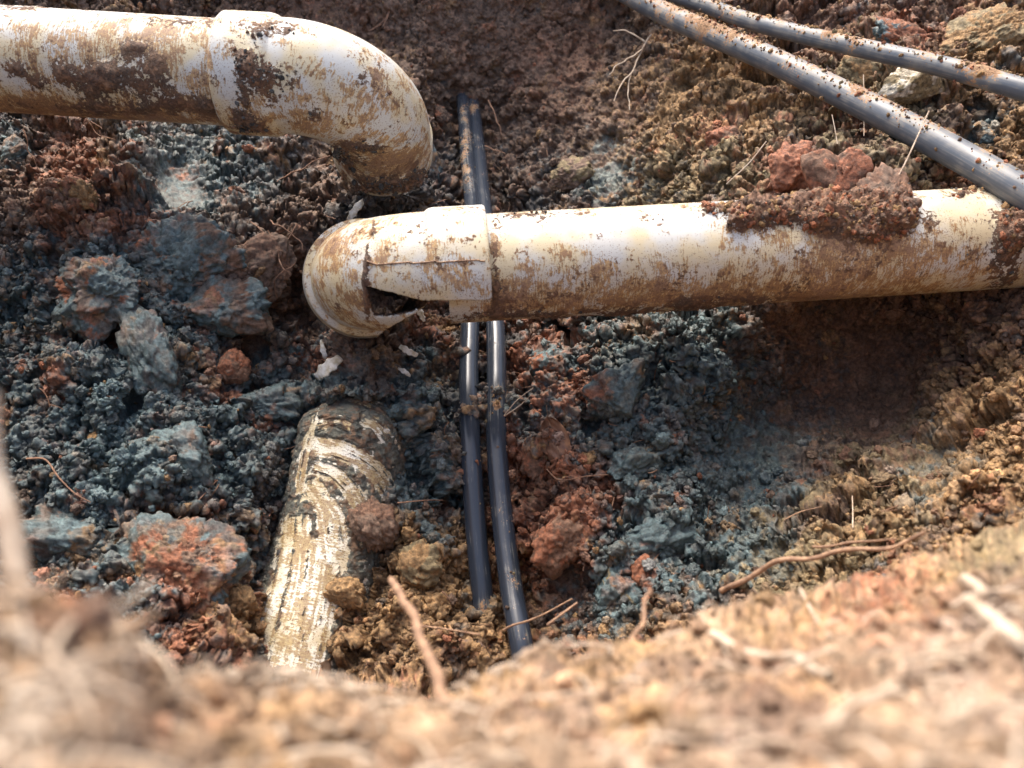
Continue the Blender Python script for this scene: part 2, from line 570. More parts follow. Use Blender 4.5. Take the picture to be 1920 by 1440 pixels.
# ------------------------------------------------------------------ the pit: one continuous sheet of earth
CTRL = [  # photo x, y, depth in metres
    (-420, -380, 1.10), (0, -380, 1.16), (500, -380, 1.22), (960, -380, 1.26), (1400, -380, 1.32), (1900, -380, 1.30), (2340, -380, 1.3),
    (-420, 0, .98), (0, 0, 1.18), (300, 0, 1.30), (600, 20, 1.36), (900, 30, 1.39), (1100, 60, 1.37), (1300, 20, 1.30), (1600, 20, 1.20), (1900, 40, 1.05), (2340, 0, .95),
    (-420, 300, .82), (0, 290, .99), (200, 300, 1.03), (400, 330, 1.08), (600, 300, 1.14), (730, 330, 1.07), (880, 230, 1.42), (1050, 200, 1.34), (1200, 250, 1.18),
    (1500, 250, 1.00), (1800, 200, .93), (2340, 250, .75),
    (790, 150, 1.32), (850, 350, 1.27), (1100, 370, 1.2), (1300, 350, 1.0), (1500, 345, .885), (1750, 335, .875), (1920, 390, .88),
    (-420, 600, .72), (0, 480, .92), (200, 500, .90), (350, 440, .92), (480, 480, .95), (600, 470, 1.02), (700, 500, 1.04), (880, 500, 1.10), (1100, 500, 1.08), (1300, 480, 1.0), (1450, 470, .93),
    (1700, 480, .90), (1920, 470, .87), (2340, 480, .74),
    (0, 650, .86), (200, 650, .85), (400, 620, .90), (560, 620, .97), (630, 640, .95), (690, 640, .925), (690, 700, .92), (760, 640, .96), (900, 650, .985), (1100, 640, .95), (1300, 610, .92), (1400, 660, .94), (1520, 660, 1.01),
    (1700, 650, .96), (1830, 600, .89), (1920, 620, .84),
    (0, 800, .79), (250, 780, .81), (500, 800, .88), (660, 800, .90), (820, 800, .92), (950, 800, .915), (1100, 800, .885), (1300, 800, .90), (1470, 790, .98), (1620, 790, .94), (1780, 780, .84), (1920, 780, .74),
    (-420, 900, .60), (50, 1000, .72), (300, 1000, .755), (480, 1000, .82), (640, 1000, .88), (760, 1000, .825), (900, 1000, .875), (1100, 1000, .80), (1300, 1000, .81), (1500, 980, .76), (1700, 920, .72), (1900, 900, .66), (2340, 900, .56),
    (-420, 1480, .46), (300, 1200, .68), (480, 1200, .75), (620, 1200, .80), (760, 1180, .755), (950, 1200, .79), (1200, 1200, .70), (1500, 1150, .63), (1900, 1150, .55),
    (300, 1480, .56), (700, 1480, .60), (1200, 1480, .58), (1900, 1480, .48), (2340, 1480, .42)]


def tps_fit(pts, reg=2e-3):
    X = np.array([(a / 500, b / 500) for a, b, _ in pts])
    v = np.array([c for *_, c in pts])
    n = len(X)

    def U(r2):
        return r2 * np.log(r2 + 1e-9)
    K = U(((X[:, None] - X[None]) ** 2).sum(-1)) + reg * np.eye(n)
    Pm = np.c_[np.ones(n), X]
    A = np.block([[K, Pm], [Pm.T, np.zeros((3, 3))]])
    w = np.linalg.solve(A, np.r_[v, 0, 0, 0])

    def ev(x, y):
        q = np.stack([np.ravel(x) / 500, np.ravel(y) / 500], 1)
        out = np.empty(len(q))
        for i in range(0, len(q), 20000):
            p = q[i:i + 20000]
            out[i:i + 20000] = U(((p[:, None] - X[None]) ** 2).sum(-1)) @ w[:n] + w[n] + p @ w[n + 1:]
        return out.reshape(np.shape(x))
    return ev


_tps = tps_fit(CTRL)
_cx, _cy = np.linspace(-420, 2340, 160), np.linspace(-380, 1480, 110)
_gx, _gy = np.meshgrid(_cx, _cy)
_coarse = np.clip(_tps(_gx, _gy), .38, 2.0)


def bilin(F, cx, cy, x, y):
    fx = np.clip((np.asarray(x, float) - cx[0]) / (cx[1] - cx[0]), 0, len(cx) - 1.001)
    fy = np.clip((np.asarray(y, float) - cy[0]) / (cy[1] - cy[0]), 0, len(cy) - 1.001)
    i, j = fx.astype(int), fy.astype(int)
    u, v = fx - i, fy - j
    return (F[j, i] * (1 - u) + F[j, i + 1] * u) * (1 - v) + (F[j + 1, i] * (1 - u) + F[j + 1, i + 1] * u) * v


LOCAL = [  # photo x, y, rx, ry, metres further away (hollows) or nearer (mud stuck round the pipes)
    (690, 655, 58, 80, -.055), (735, 366, 95, 30, -.085), (390, 545, 50, 16, .045), (185, 645, 40, 18, .04), (470, 655, 26, 20, .04), (575, 590, 30, 26, .05), (480, 735, 22, 16, .03),
    (1050, 620, 30, 20, .05), (1240, 700, 34, 30, .045), (985, 905, 26, 40, .04), (1110, 800, 22, 26, .035), (1300, 560, 60, 30, .05), (250, 760, 26, 22, .03), (400, 960, 24, 18, .03), (240, 990, 26, 14, .03),
    (820, 400, 40, 40, .06), (960, 380, 50, 24, .05), (1180, 950, 24, 18, .03), (1050, 1080, 26, 30, .04), (850, 920, 18, 40, .03), (395, 1190, 26, 18, .03), (505, 1140, 46, 90, .05), (668, 738, 100, 26, -.06), (760, 800, 26, 60, -.03), (560, 545, 20, 26, .03), (706, 545, 52, 44, .13), (1840, 200, 30, 20, .03), (1600, 320, 20, 14, .02)]


def depth(x, y):
    d = bilin(_coarse, _cx, _cy, x, y)
    for lx, ly, rx, ry, k in LOCAL:
        d = d + k * np.exp(-((x - lx) / rx) ** 2 - ((y - ly) / ry) ** 2)
    return d


SMOOTH = [(330, 320, 60, .8), (340, 360, 40, .9), (620, 20, 120, .6), (900, 30, 130, .6), (1060, 130, 120, .5), (1150, 120, 100, .3), (1130, 300, 60, .7), (690, 660, 75, .75),
          (1560, 650, 120, .6), (1650, 740, 110, .65), (1480, 800, 80, .5), (1740, 850, 60, .6), (1450, 1050, 50, .6), (1250, 180, 70, .3), (640, 840, 120, .5), (905, 1100, 40, .5),
          (1380, 820, 100, .35), (1420, 900, 100, .35)]


def relief_amount(x, y):
    a = np.ones(np.shape(x))
    for sx, sy, r, k in SMOOTH:
        a = a * (1 - k * np.exp(-((x - sx) ** 2 + (y - sy) ** 2) / (r * r)))
    return a


def grid_normals(Gd):
    a, b = np.gradient(Gd, axis=1), np.gradient(Gd, axis=0)
    n = np.cross(b, a)
    n /= np.linalg.norm(n, axis=2)[..., None] + 1e-12
    n *= np.where((n * (CAM - Gd)).sum(-1) < 0, -1, 1)[..., None]
    return n


def blur(A, k):
    w = np.hanning(2 * k + 3)[1:-1]
    w /= w.sum()
    for ax in (0, 1):
        pad = [(k, k) if q == ax else (0, 0) for q in range(A.ndim)]
        B = np.pad(A, pad, 'edge')
        A = sum(w[q] * np.take(B, range(q, q + A.shape[ax]), axis=ax) for q in range(2 * k + 1))
    return A


def soil_stage(Gd, amount, stage):
    """clods first, then lumps, then crumbs, each set on the surface the one before has made"""
    sh = Gd.shape[:2]
    P = Gd.reshape(-1, 3)
    if stage == 0:
        W = P + .022 * np.stack([fbm(P, .05, 5, s, .6) for s in (3, 4, 5)], 1)
        lump = sstep(-.25, .35, perlin(P, .09, 55))
        h = fbm(P, .16, 3, 11) * .030 * (.35 + .65 * amount) \
            + amount * (pellets(W, .062, 21)[0] * .030 * (.4 + .6 * lump) + facets(W, .075, 25, .8, .50)[0] * .034) - .026
        n = blur(grid_normals(Gd), 6)
    elif stage == 1:
        W = P + .010 * np.stack([fbm(P, .03, 4, s, .6) for s in (13, 14, 15)], 1)
        h = amount * (facets(W, .028, 22, .9, .50)[0] * .0150 + facets(W, .016, 26, .9, .5)[0] * .006) - .004
        n = blur(grid_normals(Gd), 4)
    else:
        W = P + .0042 * np.stack([fbm(P, .010, 3, s, .6) for s in (6, 7, 8)], 1)
        fl = .3 + .7 * sstep(-.3, .2, fbm(P, .06, 2, 57))
        ridge = (1 - 2.2 * abs(fbm(P, .034, 5, 43, .62))) * .0062 + (1 - 2.2 * abs(fbm(P, .012, 4, 47, .65))) * .0032
        h = (.35 + .65 * amount) * (facets(W, .0105, 23, .9, .5)[0] * .0056 * fl + facets(W, .0055, 24, .9, .5)[0] * .0021 + ridge) - .004
        n = blur(grid_normals(Gd), 2)
    n /= np.linalg.norm(n, axis=2)[..., None]
    n = n + (.5, .7, .8)[stage] * (CAM - Gd) / np.linalg.norm(CAM - Gd, axis=2)[..., None]   # lumps lean out over the pit
    n /= np.linalg.norm(n, axis=2)[..., None]
    return Gd + n * h.reshape(sh)[..., None]


def axis(lo, a, b, hi, fine, coarse):
    return np.r_[np.arange(lo, a, coarse), np.arange(a, b, fine), np.arange(b, hi + coarse, coarse)]


gx = axis(-420, -10, 1930, 2340, 2.05, 9.0)
gy = axis(-380, -10, 1250, 1480, 2.05, 9.0)
PX, PY = np.meshgrid(gx, gy)
base = at(PX, PY, depth(PX, PY))
amt = relief_amount(PX, PY).ravel()
B0 = base.reshape(-1, 3)
G = base
for stage in range(3):
    G = soil_stage(G, amt, stage)
SV = G.reshape(-1, 3)
SN3 = blur(grid_normals(G), 5)
SN3 /= np.linalg.norm(SN3, axis=2)[..., None]
SN = SN3.reshape(-1, 3)
scol, swet = zone_colour(PX.ravel(), PY.ravel(), SV, ZONES)
nr, nc = PX.shape
# carry the sheet on outside the pit as level ground
ground = link('ground', mesh_from('ground', SV, grid_quads(nr, nc), dict(col=scol, wet=swet)), MAT_SOIL)
tag(ground, 'excavated earth pit of grey, rusty and ochre crumbly clay', None, None, 'structure')
GI = lambda x, y: (int(np.argmin(abs(gy - y))), int(np.argmin(abs(gx - x))))


def on_soil(x, y, lift=0.0):
    j, i = GI(x, y)
    return G[j, i] + SN.reshape(nr, nc, 3)[j, i] * lift


def outer_ground():
    """level ground running off from the rim of the pit on three sides"""
    rim = np.vstack([G[::6, 0][::-1], G[0, ::6], G[::6, -1]])
    rows = [rim]
    ctr = np.array([0, .9, 0])
    for k, (s, z) in enumerate([(1.08, .30), (1.5, .26), (3.5, .25), (12, .25), (60, .25)]):
        q = ctr + (rim - ctr) * np.array([s, s, 1])
        q[:, 2] = np.maximum(rim[:, 2], z) if k == 0 else z
        rows.append(q)
    V = np.array(rows)
    V += .015 * fbm(V.reshape(-1, 3), .2, 3, 61).reshape(V.shape[:2])[..., None] * np.array([0, 0, 1])
    n = V.shape[0] * V.shape[1]
    me = mesh_from('outer_ground', V.reshape(-1, 3), grid_quads(*V.shape[:2]),
                   dict(col=np.tile(np.array(PAL['O'], f32), (n, 1)), wet=np.zeros(n)))
    tag(link('outer_ground', me, MAT_SOIL), kind='structure')


outer_ground()

# ------------------------------------------------------------------ near bank (the edge the photographer leans over)
SIL = [(-500, 1020), (-200, 1060), (0, 1085), (60, 1095), (150, 1090), (225, 1120), (262, 1180), (330, 1215), (420, 1228), (520, 1222), (620, 1215), (720, 1240), (830, 1245),
       (960, 1205), (1080, 1190), (1200, 1170), (1300, 1120), (1420, 1100), (1600, 1058), (1700, 1015), (1800, 975), (1920, 935), (2200, 830), (2500, 760)]
RIMD = [(-500, .13), (0, .135), (200, .145), (420, .20), (700, .23), (960, .28), (1200, .31), (1500, .39), (1700, .44), (1920, .47), (2500, .5)]
bx = np.arange(-420, 2340, 3.6)
ys = np.interp(bx, *zip(*SIL))
dr = np.interp(bx, *zip(*RIMD))
_k = np.hanning(21); _k /= _k.sum()
ys = ys + np.interp(bx, [-500, 0, 200, 300, 450, 620, 800, 960, 1200, 1500, 1920, 2500], [10, 12, 20, 45, 55, 55, 42, 36, 34, 26, 18, 10])
ys = np.convolve(np.pad(ys, 10, 'edge'), _k, 'valid')
tt = np.r_[np.linspace(0, 1, 150), 1 + np.linspace(.012, .7, 60)]
rows = []
for t in tt:
    if t <= 1:
        y = 1800 + (ys - 1800) * t
        inv = (1 / .085) * (1 - t) + (1 / dr) * t
        d = 1 / inv
    else:
        q = t - 1
        y = ys + 900 * q ** 1.5 + 30 * q
        d = dr * (1 + 1.6 * q ** .9)
    rows.append(at(bx, y, d))
BK = np.array(rows)
# carry it on behind the camera
last = BK[0]
back = []
for yb, zb in ((-.9, .20), (-.35, .205), (-.12, .215), (0.0, .225)):
    q = last.copy()
    q[:, 1] = yb
    q[:, 0] = last[:, 0] * (1 + 3 * abs(yb))
    q[:, 2] = zb
    back.append(q)
BK = np.concatenate([np.array(back), BK], 0)
bdu, bdv = np.gradient(BK, axis=1), np.gradient(BK, axis=0)
bn = np.cross(bdu, bdv)
bn /= np.linalg.norm(bn, axis=2)[..., None] + 1e-9
bn *= np.where(bn[..., 2:3] < 0, -1, 1)
BP = BK.reshape(-1, 3)
_bz = proj(BP)[2]
BW = BP + .012 * np.stack([fbm(BP, .03, 4, q, .6) for q in (3, 4, 5)], 1)
bh1, _ = facets(BW, .034, 71, .8, .5)
bsc = np.clip(_bz / .30, .25, 1.1) * np.repeat(np.r_[np.zeros(4), sstep(0, .15, tt)], len(bx))
bsh = BK.shape[:2]
bl = bn + .6 * (CAM - BK) / np.linalg.norm(CAM - BK, axis=2)[..., None]
bl /= np.linalg.norm(bl, axis=2)[..., None]
BV = BP + bl.reshape(-1, 3) * ((fbm(BP, .07, 5, 75, .6) * .011 + bh1 * .011 - .013) * bsc)[:, None]


def bank_normals(Vf, k):
    Gd = Vf.reshape(bsh + (3,))
    n = np.cross(np.gradient(Gd, axis=1), np.gradient(Gd, axis=0))
    n /= np.linalg.norm(n, axis=2)[..., None] + 1e-12
    n *= np.where((n * bn).sum(-1) < 0, -1, 1)[..., None]
    n = blur(n, k)
    return (n / (np.linalg.norm(n, axis=2)[..., None] + 1e-12)).reshape(-1, 3)


BN2 = bank_normals(BV, 3) + .6 * (CAM - BV) / np.linalg.norm(CAM - BV, axis=1)[:, None]
BN2 /= np.linalg.norm(BN2, axis=1)[:, None]
bh2, _ = facets(BV + .006 * np.stack([fbm(BV, .012, 3, q, .6) for q in (3, 4, 5)], 1), .012, 72, .9, .5)
bh3, _ = facets(BV + .003 * np.stack([fbm(BV, .006, 3, q, .6) for q in (6, 7, 8)], 1), .0055, 73, .9, .5)
BV = BV + BN2 * ((bh2 * .0036 + bh3 * .0010 + (1 - 2 * abs(fbm(BV, .02, 5, 76, .62))) * .0035 - .003) * bsc)[:, None]
bpx, bpy_, _z = proj(BP)
BZ = [(380, 1340, 70, 'K'), (520, 1400, 60, 'B'), (700, 1330, 60, 'K'), (900, 1360, 80, 'B'), (1100, 1330, 70, 'K'), (1250, 1240, 60, 'B'), (1450, 1220, 70, 'K'), (1600, 1340, 80, 'B'), (1800, 1090, 60, 'K'), (1900, 1250, 60, 'B'), (150, 1230, 70, 'B'), (1730, 1180, 50, 'K'), (300, 1420, 60, 'K'), (80, 1150, 120, 'O'), (150, 1110, 60, 'R'), (100, 1300, 160, 'T'), (300, 1300, 140, 'B'), (450, 1260, 90, 'T'), (350, 1400, 160, 'T'), (600, 1300, 120, 'O'), (650, 1400, 160, 'T'),
      (860, 1280, 120, 'O'), (1000, 1270, 90, 'B'), (950, 1400, 160, 'T'), (1150, 1240, 120, 'O'), (1200, 1400, 120, 'P'), (1300, 1180, 90, 'T'), (1400, 1300, 120, 'B'), (1500, 1150, 90, 'O'),
      (1600, 1250, 120, 'T'), (1650, 1100, 90, 'R'), (1750, 1050, 80, 'O'), (1850, 1000, 90, 'L'), (1750, 1250, 90, 'P'), (1850, 1150, 90, 'B'), (1880, 1400, 120, 'P'), (1700, 1400, 150, 'T'),
      (1500, 1420, 120, 'B'), (1350, 1430, 90, 'P'), (500, 1440, 120, 'O'), (200, 1440, 120, 'B'), (1000, 1700, 900, 'T')]
bcol, bwet = zone_colour(np.clip(bpx, -500, 2500), np.clip(bpy_, 800, 1700), BP, BZ, (.007, .030), 1.5)
bcol *= 1.12
bank = link('near_bank', mesh_from('near_bank', BV, grid_quads(*BK.shape[:2]), dict(col=bcol, wet=bwet * 0)), MAT_BANK)
tag(bank, 'dry tan crumbly edge of the pit close to the viewer', None, None, 'structure')


# ------------------------------------------------------------------ drain pipes
def blobs(px, py, L):
    v = np.zeros(np.shape(px))
    for b in L:
        x, y, rx, ry, k = b
        v = v + k * np.exp(-(((px - x) / rx) ** 2 + ((py - y) / ry) ** 2))
    return v


def muddy(V, uv, axisP, mudl, filml, mcol=('K', 'B'), base_mud=-.12, base_film=.12, lam=.03):
    P = V.reshape(-1, 3)
    px, py, _ = proj(P)
    mud = base_mud + .35 * fbm(P, lam, 3, 131) + blobs(px, py, mudl)
    film = base_film + .15 * sstep(.1, -.7, (P - axisP.reshape(-1, 3))[:, 2] / .055) + .35 * fbm(P, lam * 1.6, 3, 151) + blobs(px, py, filml)
    a, b = np.array(PAL[mcol[0]]), np.array(PAL[mcol[1]])
    t = sstep(-.3, .3, fbm(P, .03, 2, 171))[:, None]
    return dict(mud=mud, film=film, mcol=(a * (1 - t) + b * t) * .8), px, py


def mud_push(V, O, mud, thick=.004, cap=1.0):
    P = V.reshape(-1, 3)
    lump = .55 + .9 * (pellets(P, .009, 181)[0])
    t = sstep(.35, 1.0, np.minimum(mud, cap)) * thick * lump
    return V + (O.reshape(-1, 3) * t[:, None]).reshape(V.shape)


def unit(v):
    v = np.asarray(v, float)
    return v / np.linalg.norm(v)


def arc(A, T1, T2, R, n):
    T1, T2 = unit(T1), unit(T2)
    nn = unit(T2 - T1 * np.dot(T1, T2))
    Phi = math.acos(np.clip(np.dot(T1, T2), -1, 1))
    ph = np.linspace(0, Phi, n)[:, None]
    return A + R * (np.sin(ph) * T1 + (1 - np.cos(ph)) * nn)


def resample(C, step):
    s = np.r_[0, np.cumsum(np.linalg.norm(np.diff(C, axis=0), axis=1))]
    u = np.linspace(0, s[-1], int(s[-1] / step) + 2)
    return np.stack([np.interp(u, s, C[:, k]) for k in range(3)], 1), u


def tube_part(name, C, R, nt, parent, mat, mudl=(), filml=(), thick=.004, keep=None, wall=.0042, extra=None, **kw):
    """swept shell with real wall thickness; keep(px,py,P) -> bool per face removes broken-out pieces"""
    V, O, uv = sweep(C, R, nt)
    at_, px, py = muddy(V, uv, np.repeat(C[:, None], nt, 1), mudl, filml, **kw)
    if extra is not None:
        V = extra(V, O, px.reshape(V.shape[:2]), py.reshape(V.shape[:2]), at_)
    V = mud_push(V, O, at_['mud'], thick)
    if keep is not None:
        V = snap_edge(V, O)
    Q = grid_quads(V.shape[0], nt, True)
    P = V.reshape(-1, 3)
    if keep is not None:
        c = P[Q].mean(1)
        o = O.reshape(-1, 3)[Q].mean(1)
        qx, qy, _ = proj(c)
        front = (o * (CAM - c)).sum(1) > 0
        Q = Q[keep(qx, qy, front)]
    uvf = uv.reshape(-1, 2)
    if keep is not None:                                   # inner shell and the broken rim between the two
        n = len(P)
        E = np.concatenate([Q[:, [0, 1]], Q[:, [1, 2]], Q[:, [2, 3]], Q[:, [3, 0]]])
        key = np.sort(E, 1) @ np.array([n, 1])
        _, inv, cnt = np.unique(key, return_inverse=True, return_counts=True)
        Eb = E[cnt[inv] == 1]
        rim = np.stack([Eb[:, 1], Eb[:, 0], Eb[:, 0] + n, Eb[:, 1] + n], 1)
        P = np.vstack([P, P - O.reshape(-1, 3) * wall])
        Q = np.vstack([Q, Q[:, ::-1] + n, rim])
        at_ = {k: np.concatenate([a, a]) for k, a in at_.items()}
        at_['mud'][n:] = 1.2                               # mud lines the inside, coloured near black to paint in the hollow's shade
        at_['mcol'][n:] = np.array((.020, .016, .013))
        uvf = np.vstack([uvf, uvf])
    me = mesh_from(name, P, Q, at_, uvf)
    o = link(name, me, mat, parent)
    if wall and keep is None:
        sm = o.modifiers.new('wall', 'SOLIDIFY')
        sm.thickness = wall
        sm.offset = -1 if True else 1
    return o


# outward winding check: sweep rings run N x B; flip handled by solidify offset sign below
def lathe_profile(C, u, prof):
    """radius along arc length u by linear interpolation of prof [(s,r)]"""
    return np.interp(u, *zip(*prof))


# --- upper left pipe with its elbow
A0 = at(-330, 92, .85)
A1 = at(452, 139.5, .85)
up = empty('drain_pipe', at(430, 138, .85))
tag(up, 'muddy white drain pipe with elbow entering from the upper left', 'pipe')
MUD_UP = [(30, 130, 26, 22, .45), (75, 160, 18, 14, .5), (115, 130, 22, 26, .45), (165, 150, 50, 36, .55), (240, 140, 60, 45, .6), (250, 85, 40, 18, .45), (300, 150, 30, 40, .4),
          (390, 200, 30, 24, .55), (408, 140, 14, 30, .45), (330, 200, 30, 16, .4), (180, 205, 160, 14, .35), (60, 10, 90, 9, .5), (340, 42, 40, 10, .35), (420, 60, 14, 60, .25), (100, 40, 40, 12, -.2),
          (345, 110, 30, 40, -.4), (120, 60, 70, 25, -.25), (380, 95, 24, 30, -.3)]
FILM_UP = [(150, 80, 120, 30, .25), (300, 110, 60, 90, .25), (400, 130, 40, 100, .35), (60, 200, 90, 22, .4), (250, 210, 150, 20, .55), (30, 100, 60, 40, .1), (360, 110, 20, 34, -.4), (120, 30, 160, 12, -.15)]
C, u = resample(np.array([A0, A1]), .0016)
tube_part('straight_pipe', C, .0550, 216, up, MAT_PIPE, MUD_UP, FILM_UP, base_mud=.12, base_film=.17)
T1 = unit(A1 - A0)
S0 = at(430, 138, .85)
S1 = S0 + T1 * .066
T2 = unit(camv(-.12, .26, .95))
AR = arc(S1, T1, T2, .088, 60)
Cc, u = resample(np.vstack([[S0], AR, [AR[-1] + T2 * .044]]), .0013)
L = u[-1]
prof = [(0, .0610), (.003, .0635), (.050, .0637), (.0555, .0625), (.060, .0598), (L - .046, .0590), (L - .042, .0598), (L - .040, .0622), (L - .026, .0624), (L - .025, .0612), (L - .020, .0612), (L - .019, .0626), (L - .003, .0626), (L, .0610)]
MUD_E1 = [(480, 130, 34, 40, .62), (530, 140, 20, 34, .4), (450, 190, 22, 40, .4), (470, 230, 40, 18, .6), (500, 60, 40, 12, .3), (590, 215, 18, 14, .5), (690, 150, 22, 30, .3),
          (715, 348, 90, 16, .7), (780, 330, 30, 20, .5), (680, 275, 60, 9, .5), (660, 300, 40, 20, .4), (540, 55, 16, 14, .3), (455, 130, 16, 60, .3), (640, 90, 60, 30, -.12), (570, 90, 40, 26, -.25)]
FILM_E1 = [(700, 180, 45, 40, .3), (730, 310, 90, 36, .6), (470, 225, 45, 20, .6), (600, 200, 90, 40, .12), (760, 200, 30, 80, .2), (620, 80, 80, 30, -.2)]
elbow = tube_part('elbow', Cc, np.interp(u, *zip(*prof)), 230, up, MAT_PIPE, MUD_E1, FILM_E1, base_mud=.10, base_film=.10, lam=.02)

# --- lower right pipe with the broken elbow
B0p = at(838, 507, .802)
B1p = at(1915, 444, .845)
Tm = unit(B1p - B0p)
lo = empty('drain_pipe', at(915, 502, .802))
tag(lo, 'white drain pipe from the right ending in a broken elbow with a dark hole', 'pipe')
HEAP = [(1330, 392, 34, 16, .5), (1400, 402, 44, 26, .85), (1375, 420, 20, 18, .5), (1470, 395, 50, 24, .8), (1550, 395, 50, 40, .95), (1640, 395, 50, 44, 1.1), (1690, 400, 30, 34, .9), (1620, 440, 30, 16, .5), (1520, 420, 24, 16, .4),
        (1800, 370, 30, 18, .4), (1900, 430, 34, 50, .9), (1850, 355, 40, 12, .4)]
MUD_LO = HEAP + [(960, 590, 160, 9, .5), (1200, 585, 130, 14, .5), (1290, 570, 40, 14, .5), (1400, 565, 80, 12, .4), (1400, 555, 60, 20, .2), (930, 500, 10, 90, .45), (945, 560, 24, 30, .35), (1050, 540, 70, 26, .12),
                 (1085, 400, 40, 8, .35), (980, 403, 60, 6, .3), (1500, 480, 26, 18, .25), (1590, 500, 20, 26, .2), (1880, 500, 30, 50, .5), (1760, 400, 20, 12, .4), (1780, 450, 20, 12, .3),
                 (1150, 430, 200, 40, -.12), (1770, 390, 40, 25, -.3), (1830, 385, 30, 25, -.3)]
FILM_LO = [(1400, 425, 90, 22, .35), (1560, 440, 120, 26, .4), (1650, 445, 70, 30, .4), (960, 560, 60, 40, .45), (1060, 560, 120, 36, .45), (1250, 540, 160, 40, .35), (1430, 500, 90, 50, .30), (1600, 490, 120, 60, .38), (1760, 480, 100, 50, .42), (1500, 560, 200, 22, .5), (1000, 430, 90, 30, .0),
           (1150, 425, 260, 34, -.30), (930, 500, 14, 110, .5), (1700, 400, 200, 26, -.1)]


def heap_push(V, O, px, py, at_):
    h = sstep(.3, 1.0, blobs(px, py, HEAP)) * (1 + .5 * fbm(V.reshape(-1, 3), .02, 3, 191).reshape(px.shape))
    P = V.reshape(-1, 3)
    W = P + .006 * np.stack([fbm(P, .02, 4, q, .6) for q in (3, 4, 5)], 1)
    at_['mcol'] = at_['mcol'] * (1 - h.reshape(-1, 1)) + h.reshape(-1, 1) * np.array((.185, .098, .058)) * (.75 + .5 * facets(W, .012, 199)[1][:, None])
    rg = facets(W, .019, 193, .7, .5)[0] * .008 + facets(W, .009, 195, .8, .5)[0] * .004 + (1 - 2.2 * abs(fbm(P, .012, 4, 197, .65))) * .003
    return V + O * (h * (.005 + rg.reshape(px.shape)))[..., None]


C, u = resample(np.array([B0p, B1p + Tm * .08]), .0016)
lo_pipe = tube_part('straight_pipe', C, .0552, 216, lo, MAT_PIPE, MUD_LO, FILM_LO, base_mud=.10, base_film=.05, extra=heap_push)
E0 = at(914, 502, .802)
Te = -Tm
E1 = E0 + Te * .064
T2b = unit(camv(-.21, -.09, .97))
AR = arc(E1, Te, T2b, .070, 60)
Cc, u = resample(np.vstack([[E0], AR, [AR[-1] + T2b * .104]]), .0012)
L = u[-1]
prof = [(0, .0628), (.002, .0640), (.052, .0640), (.057, .0630), (.061, .0602), (L - .150, .0590), (L - .112, .0572), (L - .100, .0574), (L - .096, .0650), (L - .050, .0690), (L, .0675)]


def poly_in(px, py, poly):
    inside = np.zeros(np.shape(px), bool)
    x0, y0 = poly[-1]
    for x1, y1 in poly:
        c = ((y1 > py) != (y0 > py))
        xs = (x0 - x1) * (py - y1) / ((y0 - y1) if y0 != y1 else 1e-9) + x1
        inside ^= c & (px < xs)
        x0, y0 = x1, y1
    return inside


HOLE = [(684, 536), (706, 541), (745, 551), (790, 563), (812, 566), (838, 568), (880, 573), (916, 579), (930, 640), (800, 640), (796, 577), (770, 588), (735, 594), (712, 594), (700, 592), (690, 566)]


UNDER = [(700, 640), (722, 619), (744, 606), (770, 592), (796, 575), (806, 563), (930, 563), (930, 680), (700, 680)]


def chip(poly, amp, seed):
    """broken edge: short straight chips along the outline"""
    out = []
    for (x0, y0), (x1, y1) in zip(poly, poly[1:] + poly[:1]):
        n = max(2, int(math.hypot(x1 - x0, y1 - y0) / 9))
        for q in range(n):
            a = q / n
            k = 0 if q == 0 else amp * float(perlin(np.array([[(x0 + (x1 - x0) * a) / 11, (y0 + (y1 - y0) * a) / 11, seed]]), 1.0, 5)[0])
            out.append((x0 + (x1 - x0) * a + k * .4, y0 + (y1 - y0) * a + k))
    return out


HOLE, UNDER = chip(HOLE, 3.0, 1.5), chip(UNDER, 2.0, 7.5)


def snap_edge(V, O):
    """slide the vertices next to a broken edge onto it, so that the edge is clean"""
    P = V.reshape(-1, 3)
    for poly, both in ((HOLE, False), (UNDER, True)):
        px, py, z = proj(P)
        fr = ((O.reshape(-1, 3) * (CAM - P)).sum(1) > 0) | both
        best, bx_, by_ = np.full(len(px), 1e9), px.copy(), py.copy()
        for (x0, y0), (x1, y1) in zip(poly, poly[1:] + poly[:1]):
            dx, dy = x1 - x0, y1 - y0
            t = np.clip(((px - x0) * dx + (py - y0) * dy) / (dx * dx + dy * dy + 1e-9), 0, 1)
            cx_, cy_ = x0 + t * dx, y0 + t * dy
            d = np.hypot(px - cx_, py - cy_)
            m = d < best
            best = np.where(m, d, best); bx_ = np.where(m, cx_, bx_); by_ = np.where(m, cy_, by_)
        m = fr & (best < 1.45)
        P[m] = at(bx_[m], by_[m], z[m])
    return P.reshape(V.shape)


def keep_lo(x, y, front):
    return ~((poly_in(x, y, HOLE) & front) | poly_in(x, y, UNDER))


